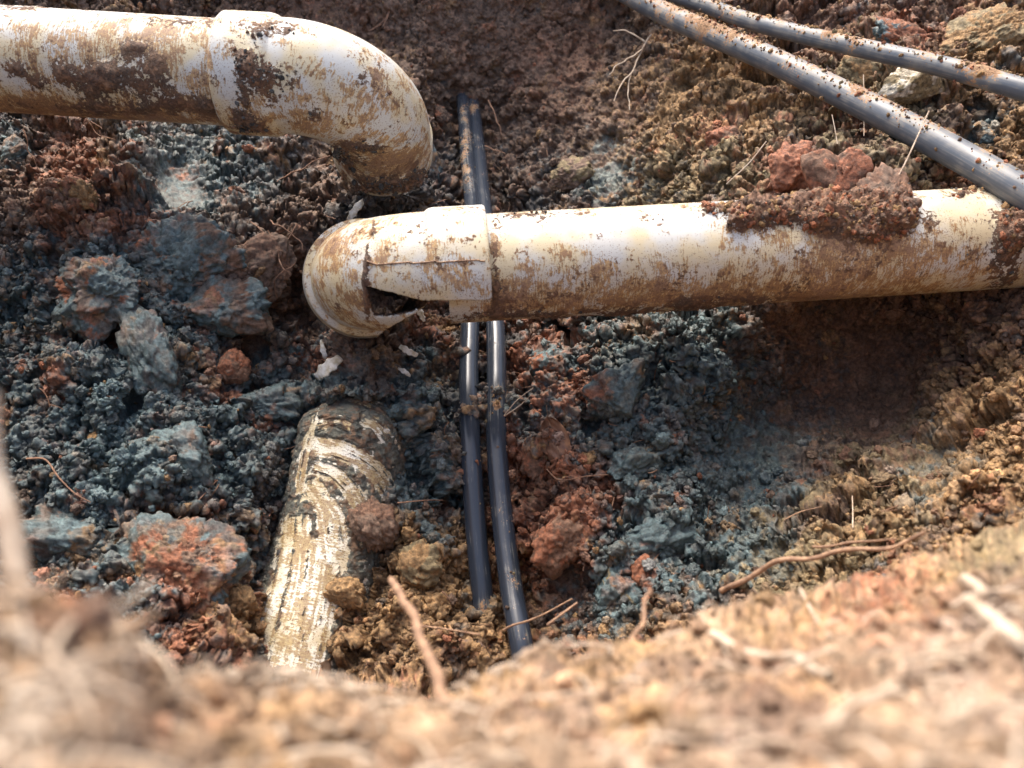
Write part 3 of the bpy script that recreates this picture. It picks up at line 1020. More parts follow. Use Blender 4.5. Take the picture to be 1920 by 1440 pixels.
MUD_E2 = [(700, 435, 5, 22, .6), (690, 470, 5, 26, .75), (685, 515, 6, 24, .85), (688, 560, 7, 36, .9), (650, 570, 22, 8, .3), (835, 500, 14, 14, .45), (822, 485, 8, 16, .4), (729, 468, 10, 6, .4), (640, 430, 60, 20, .1), (860, 390, 50, 4, .3)]
FILM_E2 = [(640, 450, 45, 34, .42), (700, 420, 40, 20, .35), (615, 500, 40, 60, .3), (660, 570, 40, 30, .35), (760, 510, 60, 30, .15), (830, 500, 30, 40, .2), (760, 440, 60, 40, -.15), (860, 430, 50, 50, -.15), (880, 520, 40, 40, .12),
           (580, 500, 12, 100, -.3), (640, 606, 60, 8, -.2)]
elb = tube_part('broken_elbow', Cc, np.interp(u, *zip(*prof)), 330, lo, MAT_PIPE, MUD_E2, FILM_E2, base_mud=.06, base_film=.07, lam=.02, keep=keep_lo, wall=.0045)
# mould seam along the collar of the broken elbow
seam_pts = []
for xx, yy in zip(np.linspace(692, 915, 26), np.linspace(494, 490, 26)):
    seam_pts.append((xx, yy))


def front_point(me_obj, x, y):
    """first point of an object's own mesh seen behind photo pixel x, y"""
    me = me_obj.data
    v = np.empty(len(me.vertices) * 3, f32)
    me.vertices.foreach_get('co', v)
    v = v.reshape(-1, 3)
    qx, qy, z = proj(v)
    d = (qx - x) ** 2 + (qy - y) ** 2
    c = np.argsort(d)[:40]
    return v[c[np.argmin(z[c])]]


pts = [front_point(elb, *p) for p in seam_pts]
Cs, _ = spline(pts, 120)
V, O, uv = sweep(Cs, .0009, 6)
n = V.shape[0] * 6
link('mould_seam', mesh_from('mould_seam', V.reshape(-1, 3), grid_quads(V.shape[0], 6, True),
     dict(mud=np.full(n, .25), film=np.full(n, .8), mcol=np.tile(np.array(PAL['B']), (n, 1))), uv.reshape(-1, 2)), MAT_PIPE, lo)

# --- buried pipe below, smeared with grey mud
bp = [at(676, 735, .905), at(672, 790, .905), at(655, 870, .895), at(628, 1000, .87), at(590, 1120, .84), at(540, 1270, .80)]
C, u = spline(bp, 420)
R = np.full(len(u), .0630)
R = R * np.sqrt(np.clip(1 - np.clip((.060 - u) / .060, 0, 1) ** 2.2, .02, 1))
V, O, uv = sweep(C, R, 260)
at_, px, py = muddy(V, uv, np.repeat(C[:, None], 260, 1), [], [], mcol=('D', 'D'), lam=.02)
STROKES = [  # finger swipes that rub the mud off: polyline, half width px, strength
    ([(580, 835), (640, 845), (700, 880), (740, 935)], 20, .95), ([(582, 872), (630, 890), (665, 930), (680, 965)], 17, 1.0), ([(590, 800), (630, 790), (660, 800)], 15, .7),
    ([(640, 740), (700, 755), (740, 790), (762, 850)], 16, .75), ([(672, 780), (705, 795), (730, 830)], 16, .7), ([(575, 900), (610, 960), (625, 1060)], 22, .9),
    ([(600, 925), (635, 975), (640, 1060)], 14, .85), ([(560, 960), (548, 1060), (490, 1290)], 34, 1.0), ([(585, 1000), (575, 1100), (525, 1300)], 34, 1.0), ([(620, 1040), (610, 1120), (565, 1300)], 28, .95),
    ([(605, 740), (590, 790), (572, 850), (560, 930)], 9, .8)]
strip = np.zeros(len(px))
gold = np.zeros(len(px))
for sidx, (pl, hw, k) in enumerate(STROKES):
    pl3 = np.array([(a, b, 0) for a, b in pl], float)
    cc, ss = spline(pl3, 60)
    d2 = ((px[:, None] - cc[None, :, 0]) ** 2 + (py[:, None] - cc[None, :, 1]) ** 2)
    i = d2.argmin(1)
    tgx, tgy = np.gradient(cc[:, 0])[i], np.gradient(cc[:, 1])[i]
    side = np.sign((px - cc[i, 0]) * tgy - (py - cc[i, 1]) * tgx)
    off = np.sqrt(d2[np.arange(len(px)), i]) * side
    q = np.stack([off * .16, i / 60 * 1.4 + sidx * 9, np.full(len(px), sidx * 3.3)], 1)
    st = .8 * perlin(q, 1.0, 201) + .7 * perlin(q * np.array([2.3, 1.5, 1]), 1.0, 205) + .5 * perlin(q * np.array([4.5, 3, 1]), 1.0, 206)
    w = sstep(1.15, .55, abs(off) / hw) * np.clip(np.minimum(i, 59 - i) / 5, 0, 1)
    strip = np.maximum(strip, w * k * sstep(-.45, .25, st + .15))
    gold = np.maximum(gold, w * sstep(.15, .6, perlin(q * 1.1 + 7, 1.0, 209) + .3))
at_['mud'] = .58 - .66 * strip + .34 * fbm(V.reshape(-1, 3), .008, 3, 211)
at_['mud'] += .45 * np.exp(-((py - 740) / 60) ** 2) + .35 * np.exp(-((px - 770) / 40) ** 2)
at_['film'] = .18 + .45 * gold
g, d = np.array((.150, .152, .120)), np.array((.090, .094, .080))
tt_ = sstep(-.3, .3, fbm(V.reshape(-1, 3), .02, 3, 213))[:, None]
at_['mcol'] = g * tt_ + d * (1 - tt_)
V = mud_push(V, O, at_['mud'], .0035)
bur = link('buried_pipe', mesh_from('buried_pipe', V.reshape(-1, 3), grid_quads(V.shape[0], 260, True), at_, uv.reshape(-1, 2)),
           pipe_material('mud_smeared_plastic', (.76, .73, .62), (.50, .38, .15), (.32, .22, .08), .45))
tag(bur, 'half buried cream pipe smeared with grey mud by finger strokes', 'pipe')


# ------------------------------------------------------------------ cables and hoses
def cable(name, pts, r, nt, mat, label, cat, group=None, mudl=(), base=-.05, step=.0022, thick=.002):
    P = [at(*p) for p in pts]
    s = sum(np.linalg.norm(np.diff(np.array(P), axis=0), axis=1))
    C, u = spline(P, int(s / step))
    V, O, uv = sweep(C, r, nt)
    px, py, _ = proj(V.reshape(-1, 3))
    up_ = np.clip((O.reshape(-1, 3))[:, 2], 0, 1)
    mud = base + .28 * up_ + .40 * fbm(V.reshape(-1, 3), .03, 3, 231) + blobs(px, py, mudl)
    V = mud_push(V, O, mud, thick)
    o = link(name, mesh_from(name, V.reshape(-1, 3), grid_quads(V.shape[0], nt, True), dict(mud=mud), uv.reshape(-1, 2)), mat)
    return tag(o, label, cat, group)


cable_a = cable('power_cable', [(862, 150, 1.47), (869, 200, 1.40), (876, 290, 1.30), (885, 385, 1.20), (884, 500, 1.08), (881, 610, .985), (879, 700, .938), (882, 830, .890), (893, 1000, .852), (903, 1100, .835), (910, 1175, .825)],
      .0120, 44, MAT_CABLE, 'left black cable of the pair, pale with dried mud above the pipe', 'cable', mudl=[(871, 280, 15, 110, .42), (905, 1130, 20, 25, .4)], base=-.32)
cable_b = cable('power_cable', [(880, 150, 1.47), (888, 205, 1.41), (898, 290, 1.31), (908, 390, 1.20), (922, 500, 1.08), (929, 610, .98), (931, 700, .935), (931, 820, .890), (940, 950, .853), (957, 1090, .812), (976, 1200, .775), (985, 1260, .765)],
      .0120, 44, MAT_CABLE, 'right black cable of the pair, with a small mud spot below the pipe', 'cable', mudl=[(932, 760, 8, 10, .9), (880, 205, 20, 14, .5)], base=-.32)
hose_a = cable('water_hose', [(1080, -70, 1.42), (1170, -15, 1.30), (1260, 32, 1.19), (1400, 92, 1.065), (1500, 138, 1.0), (1650, 212, .91), (1800, 292, .84), (1920, 362, .785), (2150, 500, .72), (2330, 600, .69)],
      .0162, 60, MAT_HOSE, 'thicker black hose running diagonally down over the right pipe', 'hose', mudl=[(1260, 30, 130, 40, .22), (1330, 70, 80, 40, .14), (1800, 300, 80, 40, -.05)], base=-.02)
hose_b = cable('water_hose', [(1150, -40, 1.40), (1230, -18, 1.30), (1310, 6, 1.22), (1400, 38, 1.12), (1500, 64, 1.04), (1650, 98, .95), (1780, 128, .89), (1920, 168, .83), (2150, 230, .77), (2340, 270, .73)],
      .0113, 52, MAT_HOSE, 'thinner black hose dusted with red soil along the upper right', 'hose', mudl=[(1800, 135, 90, 30, .12)], base=.04)


# ------------------------------------------------------------------ clods
def ico(sub):
    import bmesh
    bm = bmesh.new()
    bmesh.ops.create_icosphere(bm, subdivisions=sub, radius=1)
    V = np.array([v.co[:] for v in bm.verts])
    F = np.array([[v.index for v in f.verts] for f in bm.faces])
    bm.free()
    return V, F


ICO = {k: ico(k) for k in (3, 4, 5, 6)}


def clod_shape(seed, sub=5, squash=(1, 1, .8), rough=1.0):
    V, F = ICO[sub]
    o = np.array([seed * 3.71, seed * 1.37, seed * 5.13])
    P = V + o
    r = 1 + .62 * min(1, rough + .15) ** 1.5 * fbm(P, 1.05, 4, seed, .55)
    gr = np.random.default_rng(seed)
    for q in range(9):                                       # broken, flat faces
        n_ = gr.normal(size=3)
        n_ /= np.linalg.norm(n_)
        r = np.minimum(r, gr.uniform(.55, .92) / np.maximum(V @ n_, .05))
    Wv = P + .22 * np.stack([fbm(P, .5, 3, seed + s, .6) for s in (1, 2, 3)], 1)
    r = r + rough * (.16 * facets(Wv, .62, seed + 5, .9, .4)[0] + .09 * facets(Wv, .27, seed + 6, .9, .4)[0])
    if sub >= 5:
        r = r + rough * .05 * facets(P, .13, seed + 7, .9, .5)[0]
    r = r + rough * (.10 * (1 - 2.2 * abs(fbm(P, .42, 5, seed + 8, .68))) - .04)
    Q = V * r[:, None] * np.array(squash)
    return Q, F


def clod(name, x, y, rad, cols, label, seed, lift=.2, squash=(1, 1, .8), rough=1.0, d=None, shape=None, rot=None):
    sub = 6 if rad > .04 else 5
    V, F = clod_shape(seed, sub, squash, rough)
    if shape is not None:
        V = shape(V)
    a = rng.uniform(-.5, .5) if rot is None else rot
    c, s = math.cos(a), math.sin(a)
    V = V * rad
    W = camv(1, 0, 0)[None] * (V[:, :1] * c - V[:, 1:2] * s) + camv(0, 1, 0)[None] * (V[:, :1] * s + V[:, 1:2] * c) + camv(0, 0, 1)[None] * V[:, 2:3]
    j, i = GI(x, y)
    org = at(x, y, d) if d is not None else G[j, i] + SN.reshape(nr, nc, 3)[j, i] * rad * (lift - .15)
    P = W + org
    ra = worley(P, .0085, 251)[1]
    rb = fbm(P, .03, 3, 255)
    ids = np.clip(((.45 + (ra - .5) * .25 + rb * .9) * len(cols)).astype(int), 0, len(cols) - 1)
    colr = np.array([PAL[k] for k in cols])[ids] * (.7 + .6 * worley(P, .006, 257)[1])[:, None]
    wet = np.array([WET[k] for k in cols])[ids]
    if 'G' in cols or len(set(cols)) > 2:
        zx, zy, _ = proj(P)
        zc, zw = zone_colour(zx, zy, P, ZONES)
        pick = (perlin(P, .03, 259) + .5 * perlin(P, .01, 260)) > -.05
        colr = np.where(pick[:, None], zc, colr)
        wet = np.where(pick, zw, wet)
    me = mesh_from(name, W, F, dict(col=colr, wet=wet))
    o = link(name, me, MAT_SOIL)
    o.location = org
    return tag(o, label, 'clod', 'clods of soil in the pit')


def heart(V):
    V = V.copy()
    V[:, 0] *= np.where(V[:, 1] > 0, 1 - .45 * np.clip(V[:, 1], 0, 1), 1)
    V[:, 1] += .30 * np.exp(-(V[:, 0] / .3) ** 2) * (V[:, 1] < 0)
    return V


CLODS = [
    (1562, 318, .036, 'RK', 'smooth heart shaped red clay clod perched on top of the right pipe', .0, (1, .95, .6), .35, .81, heart),
    (1482, 318, .027, 'RR', 'crumbly red clay lump just left of the heart shaped clod', .2, (1, 1, .7), .7, .85, None),
    (1356, 246, .023, 'RK', 'small red clod on the slope below the thicker hose', .3, (1.2, .9, .7), .7, None, None),
    (1612, 142, .033, 'LO', 'yellowish broken lump wedged between the two hoses', .35, (1.1, .8, .7), .55, None, None),
    (1712, 168, .036, 'LW', 'pale yellow angular chunk between the hoses, right of the yellowish lump', .35, (1.2, .8, .6), .4, None, None),
    (1662, 385, .032, 'KB', 'dark brown crumbly clod sitting on the pipe below the thin straw', .0, (1, 1.1, .6), .9, .79, None),
    (1690, 80, .030, 'RG', 'reddish grey lump just above the thinner hose', .3, (1.3, .8, .7), .8, None, None),
    (1862, 62, .050, 'OL', 'big sandy ochre lump in the upper right corner', .3, (1.3, .8, .7), .8, None, None),
    (1845, 222, .016, 'GG', 'small blue grey clod between the hoses near the right edge', .4, (1, 1, .8), .9, None, None),
    (1790, 255, .020, 'OB', 'rounded brown clod just above the thicker hose at right', .3, (1, .8, .8), .7, None, None),
    (325, 470, .066, 'GGB', 'large grey brown block left of the broken elbow', .1, (1.15, .8, .6), .7, None, None),
    (492, 500, .046, 'KB', 'red brown clod with flat face beside the broken elbow', .1, (1, .9, .6), .45, None, None),
    (190, 555, .046, 'GGR', 'grey clod with a rusty underside at far left', .3, (1.15, .9, .7), .8, None, None),
    (285, 660, .040, 'GDG', 'upright grey clod with pale root stub below the large grey brown block', .3, (.75, 1.3, .7), .8, None, None),
    (430, 575, .040, 'GGD', 'knobbly dark grey clod below the red brown flat faced clod', .3, (1.2, .8, .7), .9, None, None),
    (432, 690, .019, 'RK', 'round rust brown lump in a dark hollow at left', .35, (1, 1, .8), .5, None, None),
    (500, 760, .030, 'GG', 'blue grey clod left of the top of the buried pipe', .3, (1.2, .8, .7), .9, None, None),
    (330, 850, .034, 'GG', 'lumpy grey clod midway down the left side', .3, (1.2, .8, .7), .9, None, None),
    (135, 1000, .036, 'GG', 'grey clod at the lower left above the near bank', .3, (1.2, .8, .7), .9, None, None),
    (335, 1080, .054, 'RBG', 'broad orange brown slab of clay left of the buried pipe foot', .05, (1.1, 1.0, .5), .6, None, None),
    (441, 1138, .020, 'OO', 'round ochre lump between the orange slab and buried pipe', .4, (1, .95, .8), .8, None, None),
    (166, 812, .010, 'RO', 'small upright orange clod on the grey clay at far left', .6, (.8, 1.4, .8), .9, None, None),
    (100, 728, .010, 'RO', 'tiny orange clod uppermost on the grey clay at far left', .6, (.9, 1.3, .8), .9, None, None),
    (158, 392, .018, 'RO', 'bright orange crumb cluster under the upper left pipe', .4, (1.3, 1, .7), 1.0, None, None),
    (18, 268, .020, 'GC', 'blue grey lump below the upper pipe at the left edge', .5, (1.2, .9, .7), .8, None, None),
    (700, 985, .023, 'KB', 'dark reddish crumbly clod stuck on the buried pipe', .0, (.85, 1.3, .7), .9, .815, None),
    (537, 1036, .0085, 'DK', 'small black brown clod on the left edge of the buried pipe', .0, (1, 1.1, .8), 1.0, .815, None),
    (643, 1112, .018, 'OO', 'ochre clod on the right side of the buried pipe foot', .0, (1.1, .9, .8), .9, .79, None),
    (795, 1062, .024, 'OL', 'crumbly ochre clod between buried pipe and left cable', .4, (1.1, .9, .7), 1.0, None, None),
    (1022, 676, .022, 'RG', 'rusty crumbly clod right of the cables just under the pipe', .4, (1, 1, .8), 1.0, None, None),
    (1010, 872, .026, 'RK', 'red crumbly clod right of the cables beside the dry leaf', .3, (.8, 1.2, .7), 1.0, None, None),
    (1094, 866, .012, 'OR', 'small orange clod below the dry leaf', .6, (1, 1, .8), 1.0, None, None),
    (1190, 872, .026, 'GC', 'rounded blue grey clod right of the small orange clod', .4, (1.1, .9, .8), .9, None, None),
    (1150, 742, .032, 'GGC', 'large blue grey clod in the middle of the grey slope', .3, (1.1, .9, .7), 1.0, None, None),
    (1240, 1010, .034, 'GG', 'broad grey clod above the near bank right of the cables', .3, (1.2, .9, .7), .8, None, None),
    (1206, 1058, .015, 'RR', 'smooth rust coloured lump at the foot of the broad grey clod', .6, (1, 1.2, .8), .4, None, None),
    (1145, 1108, .024, 'GL', 'grey clod lowest in the gap right of the cables', .4, (1, 1, .8), .9, None, None),
    (1068, 1020, .026, 'RK', 'dark red clod beside the lower end of the right cable', .1, (1, 1.1, .7), .9, None, None),
    (825, 305, .030, 'DG', 'dark grey clod between the upper elbow and the cables', .5, (.8, 1.2, .7), .9, None, None),
    (832, 212, .022, 'RB', 'reddish clod right of the upper elbow at the cable tops', .5, (1.1, .9, .8), 1.0, None, None),
    (1075, 330, .030, 'BL', 'brown clod above the lower pipe right of the cables', .3, (1.2, .8, .7), .8, None, None),
]
for i, (x, y, r, cols, lab, lift, sq, ro, d, shp) in enumerate(CLODS):
    clod('clod', x, y, r, cols, lab, 300 + i * 7, lift, sq, ro, d, shp, 0.0 if shp is not None else None)


# ------------------------------------------------------------------ crumbs (nobody could count them): points with instanced lumps
proto = bpy.data.collections.new('crumb_shapes')
for k in range(7):
    V, F = clod_shape(600 + k * 3, 4, (1, .85 - .05 * (k % 3), .7), 1.7)
    me = mesh_from('crumb', V, F)
    me.materials.append(MAT_CRUMB)
    o = bpy.data.objects.new('crumb', me)
    proto.objects.link(o)


def crumb_tree():
    ng = bpy.data.node_groups.new('scatter_crumbs', 'GeometryNodeTree')
    ng.interface.new_socket('Geometry', in_out='INPUT', socket_type='NodeSocketGeometry')
    ng.interface.new_socket('Geometry', in_out='OUTPUT', socket_type='NodeSocketGeometry')
    N, Lk = ng.nodes, ng.links
    gi, go = N.new('NodeGroupInput'), N.new('NodeGroupOutput')
    ci = N.new('GeometryNodeCollectionInfo')
    ci.inputs['Collection'].default_value = proto
    ci.inputs['Separate Children'].default_value = True
    ci.inputs['Reset Children'].default_value = True
    ip = N.new('GeometryNodeInstanceOnPoints')
    ip.inputs['Pick Instance'].default_value = True

    def na(n, t):
        a = N.new('GeometryNodeInputNamedAttribute')
        a.data_type = t
        a.inputs['Name'].default_value = n
        return a.outputs['Attribute']
    e2r = N.new('FunctionNodeEulerToRotation')
    Lk.new(na('rot', 'FLOAT_VECTOR'), e2r.inputs[0])
    Lk.new(gi.outputs[0], ip.inputs['Points'])
    Lk.new(ci.outputs[0], ip.inputs['Instance'])
    Lk.new(na('pick', 'INT'), ip.inputs['Instance Index'])
    Lk.new(e2r.outputs[0], ip.inputs['Rotation'])
    Lk.new(na('size', 'FLOAT'), ip.inputs['Scale'])
    Lk.new(ip.outputs[0], go.inputs[0])
    return ng


CRUMB_NG = crumb_tree()


def crumbs(name, P, size, col, wet, label):
    n = len(P)
    me = bpy.data.meshes.new(name)
    me.vertices.add(n)
    me.vertices.foreach_set('co', np.ascontiguousarray(P, f32).ravel())

    def put(nm, typ, key, arr):
        a = me.attributes.new(nm, typ, 'POINT')
        a.data.foreach_set(key, np.ascontiguousarray(arr).ravel())
    put('size', 'FLOAT', 'value', size.astype(f32))
    put('wet', 'FLOAT', 'value', wet.astype(f32))
    put('col', 'FLOAT_COLOR', 'color', np.c_[col, np.ones(n)].astype(f32))
    put('rot', 'FLOAT_VECTOR', 'vector', rng.uniform(0, 6.28, (n, 3)).astype(f32))
    put('pick', 'INT', 'value', rng.integers(0, 7, n).astype(np.int32))
    o = link(name, me, MAT_CRUMB)
    m = o.modifiers.new('scatter', 'NODES')
    m.node_group = CRUMB_NG
    return tag(o, label, None, None, 'stuff')


# on the pit earth
N = 24000
qx, qy = rng.uniform(-60, 1980, N), rng.uniform(-60, 1260, N)
keepm = rng.uniform(0, 1, N) < relief_amount(qx, qy) ** 1.5 * (.35 + .9 * sstep(-.2, .3, fbm(np.c_[qx, qy, 0 * qx] / 100., 1.3, 3, 77)))
qx, qy = qx[keepm], qy[keepm]
jj = np.clip(np.searchsorted(gy, qy), 0, nr - 1)
ii = np.clip(np.searchsorted(gx, qx), 0, nc - 1)
k = jj * nc + ii
sz = np.clip(np.exp(rng.normal(math.log(.0024), .5, len(k))), .0009, .009)
c = scol[rng.permutation(len(k)) * 0 + k] * rng.uniform(.75, 1.45, (len(k), 1))
swap = rng.uniform(0, 1, len(k)) < .05
c[swap] = np.array([PAL['R'], PAL['O'], PAL['B']])[rng.integers(0, 3, swap.sum())] * rng.uniform(.6, 1.3, (swap.sum(), 1))
crumbs('soil_crumbs', SV[k] + SN[k] * (sz * .35)[:, None], sz, c, swet[k], 'loose crumbs of soil scattered over the pit')
# on the near bank
N = 5000
j2 = rng.integers(10, 4 + 165, N)
i2 = rng.integers(0, len(bx), N)
k = j2 * len(bx) + i2
sz = np.clip(np.exp(rng.normal(math.log(.0012), .55, N)), .0005, .006)
crumbs('bank_crumbs', BV[k] + bn.reshape(-1, 3)[k] * (sz * .4)[:, None], sz, bcol[k] * rng.uniform(.7, 1.5, (N, 1)), bwet[k] * 0, 'loose dry crumbs on the near bank')
# on the pipes and hoses: lumps where the mud is thick
def verts_of(o):
    v = np.empty(len(o.data.vertices) * 3, f32)
    o.data.vertices.foreach_get('co', v)
    return v.reshape(-1, 3)


def attr_of(o, n):
    a = np.empty(len(o.data.vertices), f32)
    o.data.attributes[n].data.foreach_get('value', a)
    return a


def pick_pts(o, w, n, med, spread=.45, mx=.006, jit=.0006):
    v = verts_of(o)
    w = np.maximum(w, 0)
    k = rng.choice(len(v), n, p=w / w.sum())
    return v[k] + rng.normal(0, jit, (n, 3)), np.clip(np.exp(rng.normal(math.log(med), spread, n)), .0005, mx)


PT, SZ, CC = [], [], []


def add_pts(ps, cols):
    p, z = ps
    c = np.array([PAL[q] for q in cols])[rng.integers(0, len(cols), len(p))] * rng.uniform(.7, 1.6, (len(p), 1))
    PT.append(p); SZ.append(z); CC.append(c)


v = verts_of(lo_pipe)
hx, hy, hz = proj(v)
hb = blobs(hx, hy, HEAP)
add_pts(pick_pts(lo_pipe, (hb > .33) * (hz < .86) * hb, 1700, .0012, .6, .006, .0012), 'RBRBO')
add_pts(pick_pts(lo_pipe, sstep(.2, .6, attr_of(lo_pipe, 'mud')) * (hz < .85), 420, .0010), 'KBD')
for o in (up.children[0], elbow):
    add_pts(pick_pts(o, sstep(.25, .7, attr_of(o, 'mud')), 420, .0012, .5), 'KBDD')
for o, n in ((hose_a, 1100), (hose_b, 900)):
    v = verts_of(o)
    c0 = v.reshape(-1, 60 if o is hose_a else 52, 3)
    upw = (c0 - c0.mean(1, keepdims=True))
    upw /= np.linalg.norm(upw, axis=2)[..., None]
    w = (.12 + np.clip(upw[..., 2], 0, 1)).ravel() * sstep(-.2, .5, attr_of(o, 'mud') + .3 * fbm(v, .02, 3, 261))
    add_pts(pick_pts(o, w, n, .0010, .55, .004), 'ROLOB')
for o in (cable_a, cable_b):
    add_pts(pick_pts(o, sstep(0, .6, attr_of(o, 'mud')) + .01, 90, .0010), 'BLO')
PT, SZ, CC = np.concatenate(PT), np.concatenate(SZ), np.concatenate(CC)
crumbs('mud_crumbs', PT, SZ, CC, np.zeros(len(PT)), 'red brown crumbs stuck to the pipes and hoses')


# ------------------------------------------------------------------ twigs, straws, roots, leaf, shards
def stick(name, pts, r0, r1, mat, label, cat, group=None, nt=7, wob=.0):
    P = np.array([at(*p) for p in pts])
    C, u = spline(P, max(12, int(30 * len(pts))))
    if wob:
        C = C + wob * np.stack([perlin(C, .03, s) for s in (401, 402, 403)], 1)
    R = np.linspace(r0, r1, len(C)) * (1 + .25 * perlin(C, .012, 405))
    V, O, uv = sweep(C, R, nt)
    o = link(name, mesh_from(name, V.reshape(-1, 3), grid_quads(V.shape[0], nt, True)), mat)
    return tag(o, label, cat, group)


def ob(x, y, l=.0025):
    """a point lying on the near bank"""
    i0 = np.argsort((vpx - x) ** 2 + (vpy - y) ** 2)[:12]
    return (x, y, float(vz[i0].min()) - l)


vpx, vpy, vz = proj(BV)
sd_ = lambda x, y, l=.012: (x, y, float(depth(x, y)) - l)
stick('twig', [(1350, 1108, .60), (1450, 1062, .57), (1550, 1040, .545), (1660, 1025, .52), (1740, 1000, .50)], .0022, .0012, MAT_TWIG, 'long pale brown twig along the right rim of the near bank', 'twig', wob=.004)
stick('twig', [(1525, 1024, .60), (1600, 1020, .57), (1680, 1010, .53)], .0012, .0007, MAT_TWIG, 'thin twig just above the long rim twig', 'twig', wob=.003)
stick('twig', [(735, 1085, .42), (790, 1200, .33), (840, 1320, .25), (905, 1460, .19)], .0020, .0026, MAT_TWIG, 'blurred brown twig slanting over the near bank below the cables', 'twig', wob=.003)
stick('stalk', [(-14, 720, .17), (-4, 850, .168), (30, 1080, .165), (42, 1250, .16), (30, 1460, .155)], .0018, .0032, MAT_STRAW, 'thick pale blurred stalk standing at the left edge', 'stalk', wob=.003)
stick('twig', [(945, 1180, .70), (1010, 1155, .68), (1072, 1122, .67)], .0011, .0007, MAT_TWIG, 'thin twig crossing the lower end of the right cable', 'twig', wob=.002)
stick('twig', [(1025, 1172, .60), (1055, 1150, .61), (1082, 1130, .62)], .0010, .0008, MAT_TWIG, 'short twig right of the lower cable end', 'twig')
stick('straw', [ob(1810, 1085, .003), ob(1870, 1130, .003), ob(1960, 1190, .003)], .0024, .0020, MAT_STRAW, 'upper of two pale straws at the right of the near bank', 'straw')
stick('straw', [ob(1815, 1125, .003), ob(1870, 1170, .003), ob(1950, 1235, .003)], .0024, .0022, MAT_STRAW, 'lower of two pale straws at the right of the near bank', 'straw')
stick('straw', [ob(1335, 1190, .003), ob(1440, 1225, .003), ob(1560, 1265, .003)], .0017, .0013, MAT_STRAW, 'pale straw lying flat in the middle of the near bank', 'straw', wob=.003)
stick('twig', [(1222, 1105, .42), (1195, 1180, .36), (1172, 1240, .33), (1140, 1330, .27)], .0010, .0013, MAT_TWIG, 'blurred grey twig leaning at the bank crest below the grey clod', 'twig', wob=.003)
stick('twig', [ob(1310, 1250, .004), ob(1270, 1340, .004), ob(1235, 1450, .004)], .0012, .0014, MAT_TWIG, 'blurred brown twig near the bottom centre of the bank', 'twig', wob=.003)
stick('straw', [ob(1500, 1105, .002), ob(1530, 1160, .002), ob(1560, 1200, .002)], .0009, .0009, MAT_STRAW, 'short straw on the bank below the long rim twig', 'straw')
stick('twig', [(780, 1172, .66), (840, 1180, .64), (900, 1190, .62)], .0009, .0006, MAT_TWIG, 'thin twig lying before the foot of the left cable', 'twig')
stick('straw', [(1742, 208, .80), (1700, 300, .79), (1672, 352, .785), (1656, 372, .782)], .0007, .0008, MAT_STRAW, 'long thin straw leaning from the pipe across the thicker hose', 'straw')
stick('straw', [(1437, 265, .90), (1405, 305, .90), (1362, 345, .90)], .0008, .0006, MAT_STRAW, 'thin straw on the slope left of the red lump', 'straw')
stick('straw', [(1560, 215, .93), (1566, 245, .925), (1570, 270, .92)], .0006, .0005, MAT_STRAW, 'short upright straw above the heart shaped clod', 'straw')
stick('straw', [(1619, 140, .93), (1620, 220, .92), (1620, 255, .91)], .0006, .0005, MAT_STRAW, 'hair thin upright straw passing behind the thicker hose', 'straw')
stick('straw', [(946, 778, .885), (970, 750, .88), (1000, 727, .88)], .0006, .0005, MAT_STRAW, 'upper pale straw poking out beside the right cable', 'straw')
stick('straw', [(946, 780, .882), (975, 760, .878), (998, 738, .878)], .0006, .0005, MAT_STRAW, 'lower pale straw poking out beside the right cable', 'straw')
stick('straw', [sd_(1598, 930), sd_(1599, 960, .014), sd_(1599, 990)], .0006, .0006, MAT_STRAW, 'tiny pale straw upright on the olive soil at right', 'straw')
stick('twig', [sd_(1470, 975, .015), sd_(1500, 960, .02), sd_(1540, 950, .015)], .0007, .0005, MAT_TWIG, 'little reddish twig on the dark soil right of centre', 'twig')
stick('twig', [sd_(745, 943, .03), sd_(800, 938, .03), sd_(830, 938, .02)], .0008, .0006, MAT_ROOT, 'dark twig lying between buried pipe and left cable', 'twig')
stick('twig', [sd_(50, 860, .02), sd_(85, 862, .025), sd_(110, 895, .025), sd_(140, 925, .02), sd_(170, 942, .015)], .0010, .0006, MAT_ROOT, 'bent reddish twig on the grey clay at the left', 'twig')
stick('twig', [sd_(320, 985, .02), sd_(370, 940, .03), (412, 895, .80)], .0007, .0005, MAT_ROOT, 'thin straight twig above the orange brown slab', 'twig')
stick('twig', [sd_(335, 796, .035), sd_(360, 798, .035), sd_(388, 802, .03)], .0010, .0007, MAT_ROOT, 'short brown twig on the grey clod at left', 'twig')
stick('twig', [sd_(1025, 880, .03), sd_(1050, 900, .03), sd_(1100, 893, .03), sd_(1140, 890, .02)], .0008, .0005, MAT_ROOT, 'curved dark twig under the dry leaf', 'twig')
stick('twig', [(540, 1155, .80), (575, 1145, .795), (600, 1128, .79)], .0016, .0010, MAT_ROOT, 'dark stick lying across the foot of the buried pipe', 'twig')


